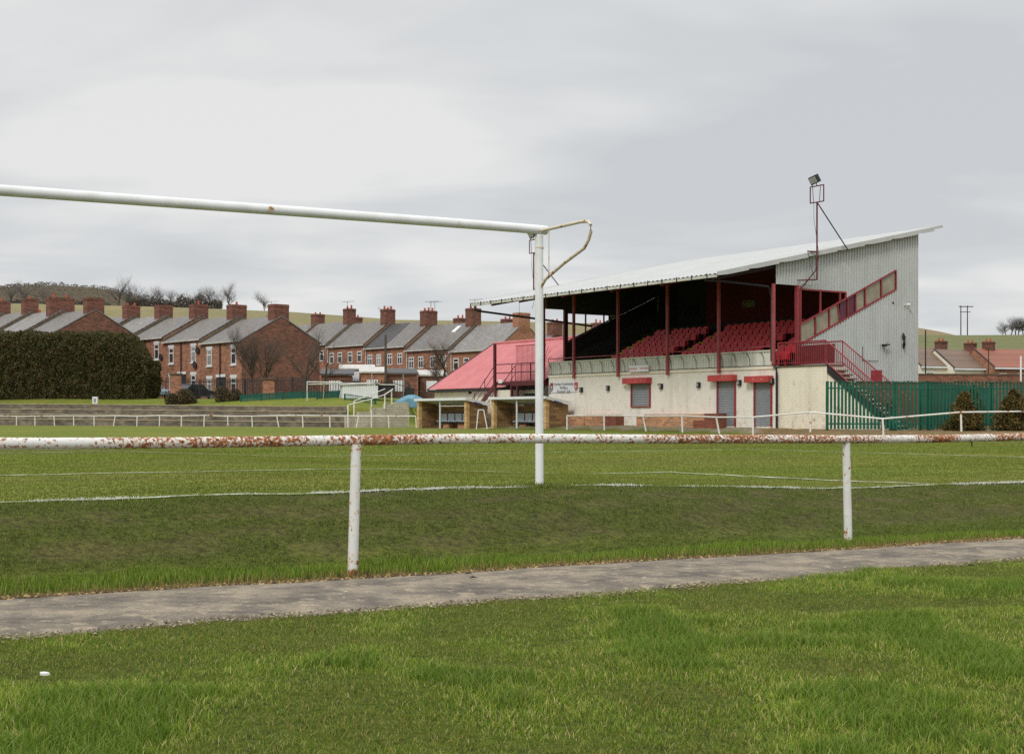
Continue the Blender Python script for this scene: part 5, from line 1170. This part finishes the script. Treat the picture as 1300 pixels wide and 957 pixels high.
# hedge
hpR = px(191, 500, 125); hpL = px(-75, 500, 139); hdd = (hpR-hpL); hdm = (hpR+hpL)/2; hdm.z = h1(hpR.x, hpR.y)-.1
hd = empty('hedge', hdm, math.atan2(hdd.y, hdd.x), 'tall dense dark green conifer hedge left of the brick terrace', 'hedge'); hz0 = hd.location.z
HL, HRt = -Vector((hdd.x, hdd.y)).length/2, Vector((hdd.x, hdd.y)).length/2
def hedge_surf(u_, ang, rr=1.0):        # u along, ang round the section
    pass
HH = 5.9
def hsec(xl):
    f = (HRt-xl)/(HRt-HL); e_ = max(0, min(1, (HRt-xl)/4.2)); tp_ = HH*(.58+.42*math.sin(e_*math.pi/2))*(1+.10*max(0, f)); tp_ += (.5*(mnoise.noise(Vector((xl*.28, 0, 1))))) + .22*mnoise.noise(Vector((xl*1.4, 0, 1))); wd = 1.6*math.sqrt(max(.04, e_*(2-e_)))+.1; return tp_, wd
cm = MB(); sx = np.linspace(HL, HRt-.35, 90); prev = None; rings = []
for xl in sx:
    tp_, wd = hsec(xl); rg = []
    for j in range(13):
        an = math.pi*j/12; yy = -math.cos(an)*wd*.86; zz = (min(1, math.sin(an)*1.6))*tp_*.955 if 0 < j < 12 else -1.6; dn = .14*mnoise.noise(Vector((xl*.9, yy*2, zz*.9))); rg.append((xl, yy*(1+dn), zz*(1+dn*.15)))
    rings.append(rg)
for a, b in zip(rings[:-1], rings[1:]):
    for j in range(12): cm.add([a[j], b[j], b[j+1], a[j+1]], [(0, 1, 2, 3)])
cm.add(rings[-1], [tuple(range(13))]); k = N('hedge_depth'); cm.build('inner_growth', k.fin(k.ramp(k.noise(2.2, 5), [(.3, s2l((44, 40, 28))), (.7, s2l((70, 66, 44)))]), 1), hd)
def hf():
    while True:
        xl = random.uniform(HL, HRt+.15); tp_, wd = hsec(min(xl, HRt)); r_ = random.random()
        if r_ < .72:
            zz = -1.1+random.random()**.9*(tp_+1.1); rnd = min(1, (tp_-zz)/1.0); yy = -wd*(.55+.45*math.sqrt(rnd))*(1+.18*mnoise.noise(Vector((xl*1.2, 5, zz*1.1))))-random.uniform(-.1, .16)
        elif r_ < .9: yy = random.uniform(-wd*.8, wd*.8); zz = tp_*(1-.06*(yy/wd)**2)+random.uniform(-.15, .22)+.12*mnoise.noise(Vector((xl*3, 7, yy*3)))
        else: zz = -.8+random.random()*(HH*.58+.8); yy = random.uniform(-1., 1.); xl = HRt-random.uniform(-.15, .25)-max(0, zz/HH-.35)**2*5; xl += .3*math.sin(max(0, zz)/HH*math.pi)+.2*mnoise.noise(Vector((zz*1.5, yy, 2)))
        return (xl, yy, zz)
leafmass(80000, hf, .19, [(74, 78, 42), (88, 90, 50), (56, 60, 34), (102, 90, 56), (94, 72, 48)], 'foliage', None, None, hd)
# conifers by the green fence
def conifer(pxl, Yd, hgt, wd, label, tall=1.0):
    r = empty('conifer_shrub', gl_(pxl, Yd), 0, label, 'shrub', 'conifers by the green fence'); sd_ = random.uniform(0, 50)
    mb = MB(); mb.tube((0, 0, -.1), (0, 0, hgt*.8), .07, .02, 6); mb.build('trunk', M['bark'], r)
    def cf():
        z = random.random()**1.3; an = random.uniform(0, 6.28); rr = wd*((1-z)**.7*(.95 if z > .1 else .75)+.05)*(random.random()**.6)*(1+.9*mnoise.noise(Vector((math.cos(an)*1.5, math.sin(an)*1.5+sd_, z*4))))
        return (math.cos(an)*rr, math.sin(an)*rr, z*hgt+.05)
    leafmass(9000, cf, .10, [(96, 92, 44), (116, 98, 50), (80, 74, 38), (126, 98, 56), (66, 66, 36)], 'foliage', None, None, r)
conifer(1225, 58.0, 1.65, .85, 'brown green conifer shrub in front of the green fence, middle one')
conifer(1287, 58.0, 1.75, .95, 'brown green conifer shrub at the right frame edge')
conifer(1131, 61.5, 1.35, .42, 'slim dark conifer shrub behind the green fence')
conifer(1235, 62.0, 2.0, .6, 'dark conifer behind the middle conifer shrub and the fence')
# shrubs along the dark palisade
for pxl, hp, wp, l_ in ((234, 1.35, .85, 'brown winter shrub by the left brick pier'), (218, 1.0, .6, 'low brown shrub left of the left brick pier'), (282, 1.35, .75, 'brown winter shrub below the first brick house windows'), (299, 1.05, .6, 'small brown shrub near the green fence end'), (240, .8, .7, 'low spreading shrub on the bank edge')):
    r = empty('winter_shrub', gl_(pxl, 117.2), 0, l_, 'shrub', 'brown shrubs along the dark palisade')
    def cf():
        z = random.random(); an = random.uniform(0, 6.28); rr = wp*math.sqrt(max(0, 1-(2*z-.9)**2*.8))*random.random()**.5; return (math.cos(an)*rr, math.sin(an)*rr, z*hp)
    leafmass(1500, cf, .13, [(92, 78, 58), (110, 92, 66), (70, 62, 46), (84, 84, 52)], 'foliage', None, None, r)
    mb = MB()
    for i in range(9): mb.tube((0, 0, 0), (random.uniform(-wp, wp)*.7, random.uniform(-wp, wp)*.7, hp*random.uniform(.7, 1.1)), .02, .008, 3, False)
    mb.build('stems', M['bark'], r)
for pxl, yt, l_ in ((223, 474, 'square brick gate pier among the shrubs'), (341, 480, 'square brick gate pier behind the bare trees')):
    q = gl_(pxl, 119); zt_ = px(pxl, yt, 119).z-q[2]; r = empty('brick_pier', q, R(20), l_, 'pier', 'brick gate piers')
    mb = MB(); mb.box(-.42, .42, -.42, .42, -.3, zt_-.12); mb.build('shaft', M['brick_red'], r); mb = MB(); mb.box(-.52, .52, -.52, .52, zt_-.118, zt_); mb.build('cap', M['parapet'], r)

# ------------------------------------------------------------------ cars behind the dark fence
def car(loc, rz, mat, label):
    r = empty('parked_car', loc, rz, label, 'car', 'cars parked below the brick houses')
    mb = MB(); pr = [(-2.0, .35), (2.0, .35), (2.02, .7), (1.75, .82), (1.0, .92), (.45, 1.38), (-1.0, 1.42), (-1.75, .95), (-2.02, .85)]
    mb.prism(pr, lambda x, z: (x, -.82, z), lambda x, z: (x, .82, z)); mb.build('body', mat, r, bevel=.06)
    mb = MB(); gl2 = [(.85, .93), (.4, 1.32), (-.95, 1.36), (-1.5, .96)]
    mb.prism(gl2, lambda x, z: (x, -.835, z), lambda x, z: (x, -.83, z)); mb.prism(gl2, lambda x, z: (x, .83, z), lambda x, z: (x, .835, z)); mb.build('side_windows', M['glass'], r)
    mb = MB(); mb.add([(1.03, -.7, .95), (1.03, .7, .95), (.52, .66, 1.36), (.52, -.66, 1.36)], [(0, 1, 2, 3)]); mb.build('windscreen', M['glass'], r)
    for x_ in (-1.25, 1.3):
        for y_ in (-.8, .8):
            mb = MB(); mb.tube((x_, y_-.09, .32), (x_, y_+.09, .32), .32, n=16); w_ = mb.build('wheel', M['black'], r); mb = MB(); mb.tube((x_, y_-.10, .32), (x_, y_+.10, .32), .18, n=10); mb.build('rim', M['shutter'], w_)
    for y_ in (-.6, .6): mb = MB(); mb.box(1.98, 2.04, y_-.16, y_+.16, .62, .76); mb.build('headlight', M['glass_pale'], r)
q = gl_(191, 128); car(q, R(-38), simple('silver_blue_car', (170, 186, 200), .3, .05), 'pale silver blue car parked behind the fence next to the hedge end')
q = gl_(246, 126); car(q, R(60), simple('black_car', (30, 32, 38), .25, .1), 'dark car parked behind the fence near the left brick pier')

# ------------------------------------------------------------------ things on the bank behind the terrace end
q = gl_(390, 111); sg_ = empty('spare_goal', (q[0], q[1], h1(q[0], q[1])), R(4), 'spare white metal goal frame stored on the grass bank', 'goal')
mb = MB()
for a, b in (((0, 0, 0), (0, 0, 1.5)), ((0, 0, 1.5), (2.75, 0, 1.45)), ((1.2, .9, 0), (1.3, .2, 1.45)), ((2.5, 0, 0), (2.75, .1, 1.45)), ((0, .6, 1.32), (5.2, .9, 1.45)), ((0, 0, 1.5), (0, .6, 1.32))): mb.tube(a, b, .05, n=6)
mb.build('frame', M['white_dirty'], sg_)
q = gl_(435, 110); ct = empty('storage_container', (q[0], q[1], h1(q[0], q[1])), R(12), 'white storage cabin with dark hinged end on the bank', 'cabin')
mb = MB(); corr(mb, 0, 2.75, lambda s, o, z: (s, -o, z), [(lambda s: 0, lambda s: 1.0)], .14, .03); mb.box(.01, 2.74, .01, 2.0, 0, .99); mb.build('body', M['white'], ct)
mb = MB(); mb.add([(-.12, -.12, 1.0), (2.9, -.12, 1.12), (2.9, 2.1, 1.12), (-.12, 2.1, 1.0), (-.12, -.12, 1.08), (2.9, -.12, 1.2), (2.9, 2.1, 1.2), (-.12, 2.1, 1.08)], [(0, 3, 2, 1), (4, 5, 6, 7), (0, 1, 5, 4), (1, 2, 6, 5), (3, 0, 4, 7)]); mb.build('roof', M['white_dirty'], ct)
mb = MB(); mb.box(2.8, 4.1, .3, 1.9, .55, 1.02); mb.build('side_bay', M['steel_dark'], ct); mb = MB(); mb.box(2.78, 4.2, .2, 2.0, 1.03, 1.12); mb.build('bay_roof', M['white_dirty'], ct)
q = gl_(521, 112); tb = empty('covered_car', (q[0], q[1], h1(q[0], q[1])), R(5), 'vehicle under a bright blue cover behind the white gate frame', 'car')
mb = MB(); pts = []
n_ = 10
for i in range(n_+1):
    x_ = -1.3+2.9*i/n_; pr_ = [.45, .62, .78, .9, 1.0, 1.02, .98, .85, .68, .55, .4][i]
    pts.append([(x_, -.8, 0), (x_, -.78, pr_*.7), (x_, -.5, pr_*(.95+.05*random.random())), (x_, 0, pr_), (x_, .5, pr_*.95), (x_, .8, pr_*.6), (x_, .82, 0)])
for a, b in zip(pts[:-1], pts[1:]):
    for j in range(6): mb.add([a[j], b[j], b[j+1], a[j+1]], [(0, 1, 2, 3)])
mb.add(pts[0], [tuple(range(7))]); mb.add(pts[-1], [tuple(range(7))]); mb.build('tarpaulin', M['blue'], tb)
# telegraph pole and aerials
def pole(pxl, yt, Yd, r_, label, mat='wood_grey', arm=None, cat='pole', name='telegraph_pole'):
    q = gl_(pxl, Yd); hh = px(pxl, yt, Yd).z-q[2]; r = empty(name, q, 0, label, cat); mb = MB(); mb.tube((0, 0, -.2), (0, 0, hh), r_, r_*.8, 8); mb.build('shaft', M[mat], r)
    if arm: mb = MB(); mb.box(-arm, arm, -.05, .05, hh-.5, hh-.38); mb.build('cross_arm', M[mat], r)
    return r
pole(489.5, 425, 122, .12, 'wooden telegraph pole in front of the middle brick houses')
pole(1175, 419, 160, .09, 'slim dark pole just right of the stand', 'dark', name='lamp_post')
pole(1255, 442, 120, .05, 'slim grey lamp post before the right hand houses', 'dark', name='lamp_post')
pole(1296, 452, 100, .07, 'white post at the right frame edge above the green fence', 'white', name='lamp_post')
pole(512, 475, 118, .05, 'thin grey post behind the fence right of the telegraph pole', 'shutter', name='lamp_post')
pole(472, 472, 112, .04, 'thin grey post beside the white storage cabin', 'shutter', name='lamp_post')
hp_ = empty('power_pole', gl_(1224, 345), 0, 'twin wooden power poles on the right skyline', 'power pole')
for x_, yt in ((-.8, 388), (.8, 388)):
    hh = px(1224, yt, 345).z-hp_.location.z; mb = MB(); mb.tube((x_, 0, -.3), (x_, 0, hh), .14, .11, 6); mb.build('shaft', M['dark'], hp_)
mb = MB(); mb.box(-1.3, 2.2, -.08, .08, hh-.35, hh-.15); mb.box(-1.0, 1.6, -.08, .08, hh-1.6, hh-1.45); mb.build('cross_arm', M['dark'], hp_)
# roof aerials on chimneys
for pxl, yb, Yd, l_ in ((344.5, 405, 186, 'tall television aerial left of the big gable chimney'), (441, 397, 176, 'television aerial on the twin chimneys'), (547, 398, 163, 'television aerial above the chimney left of the rooflight'), (603, 396, 157, 'television aerial above the chimney by the stand roof tip'), (552, 398, 170, 'thin second aerial left of the stand roof tip')):
    q = px(pxl, yb, Yd); r = empty('tv_aerial', q, R(20), l_, 'aerial', 'television aerials'); hh = 2.3 if pxl < 400 else 1.4
    mb = MB(); mb.tube((0, 0, -1.6), (0, 0, hh), .03, n=4); mb.build('mast', M['dark'], r); mb = MB(); mb.tube((-.7, 0, hh-.1), (.9, 0, hh+.05), .022, n=4)
    for i in range(7): mb.tube((-.6+.22*i, -.25, hh-.08+.02*i), (-.6+.22*i, .25, hh-.08+.02*i), .015, n=3)
    mb.build('elements', M['dark'], r)
# little white marker on the bank
q = gl_(121, 121); r = empty('distance_marker', (q[0], q[1], px(121, 511, 121).z), 0, 'small white marker box on the grass in front of the hedge', 'marker')
mb = MB(); mb.box(-.21, .21, -.15, .15, -.5, .50); mb.build('box', M['white'], r); mb = MB(); mb.box(-.1, .1, -.16, -.152, .0, .35); mb.build('panel', M['shutter'], r)
# litter and small stones
q = px(56, 859, 1800*1.1/(859-530)); zz_ = h1(q.x, q.y); lt = MB()
ring = [(math.cos(a)*.024*(1+.25*math.sin(3*a)), math.sin(a)*.012) for a in np.linspace(0, 2*math.pi, 12, endpoint=False)]
lt.add([(x_, y_, 0) for x_, y_ in ring]+[(x_*.9, y_, .010) for x_, y_ in ring]+[(0, 0, .014)], [tuple(range(11, -1, -1))]+[(i, (i+1) % 12, 12+(i+1) % 12, 12+i) for i in range(12)]+[(12+i, 12+(i+1) % 12, 24) for i in range(12)])
o = lt.build('litter', M['white'], None, True); o.location = (q.x, q.y, zz_+.03); o.rotation_euler = (.1, 0, -.4); tag(o, 'crumpled white scrap of litter in the grass at bottom left', 'litter')
for i, (pxl, pyl, l_) in enumerate(((594, 731, 'small dark leaf on the path left of middle'), (600, 736, 'small dark leaf on the path just right of another leaf'), (1232, 720, 'small dark leaf near the far right of the path'))):
    q = px(pxl, pyl, F*1.08/(pyl-530)); mb = MB(); mb.add([(-.03, 0, .004), (0, -.014, .012), (.035, .003, .006), (.002, .016, .018)], [(0, 1, 2, 3)]); o = mb.build('fallen_leaf', M['bark'], None); o.location = (q.x, q.y, .03); tag(o, l_, 'leaf', 'leaves on the path')
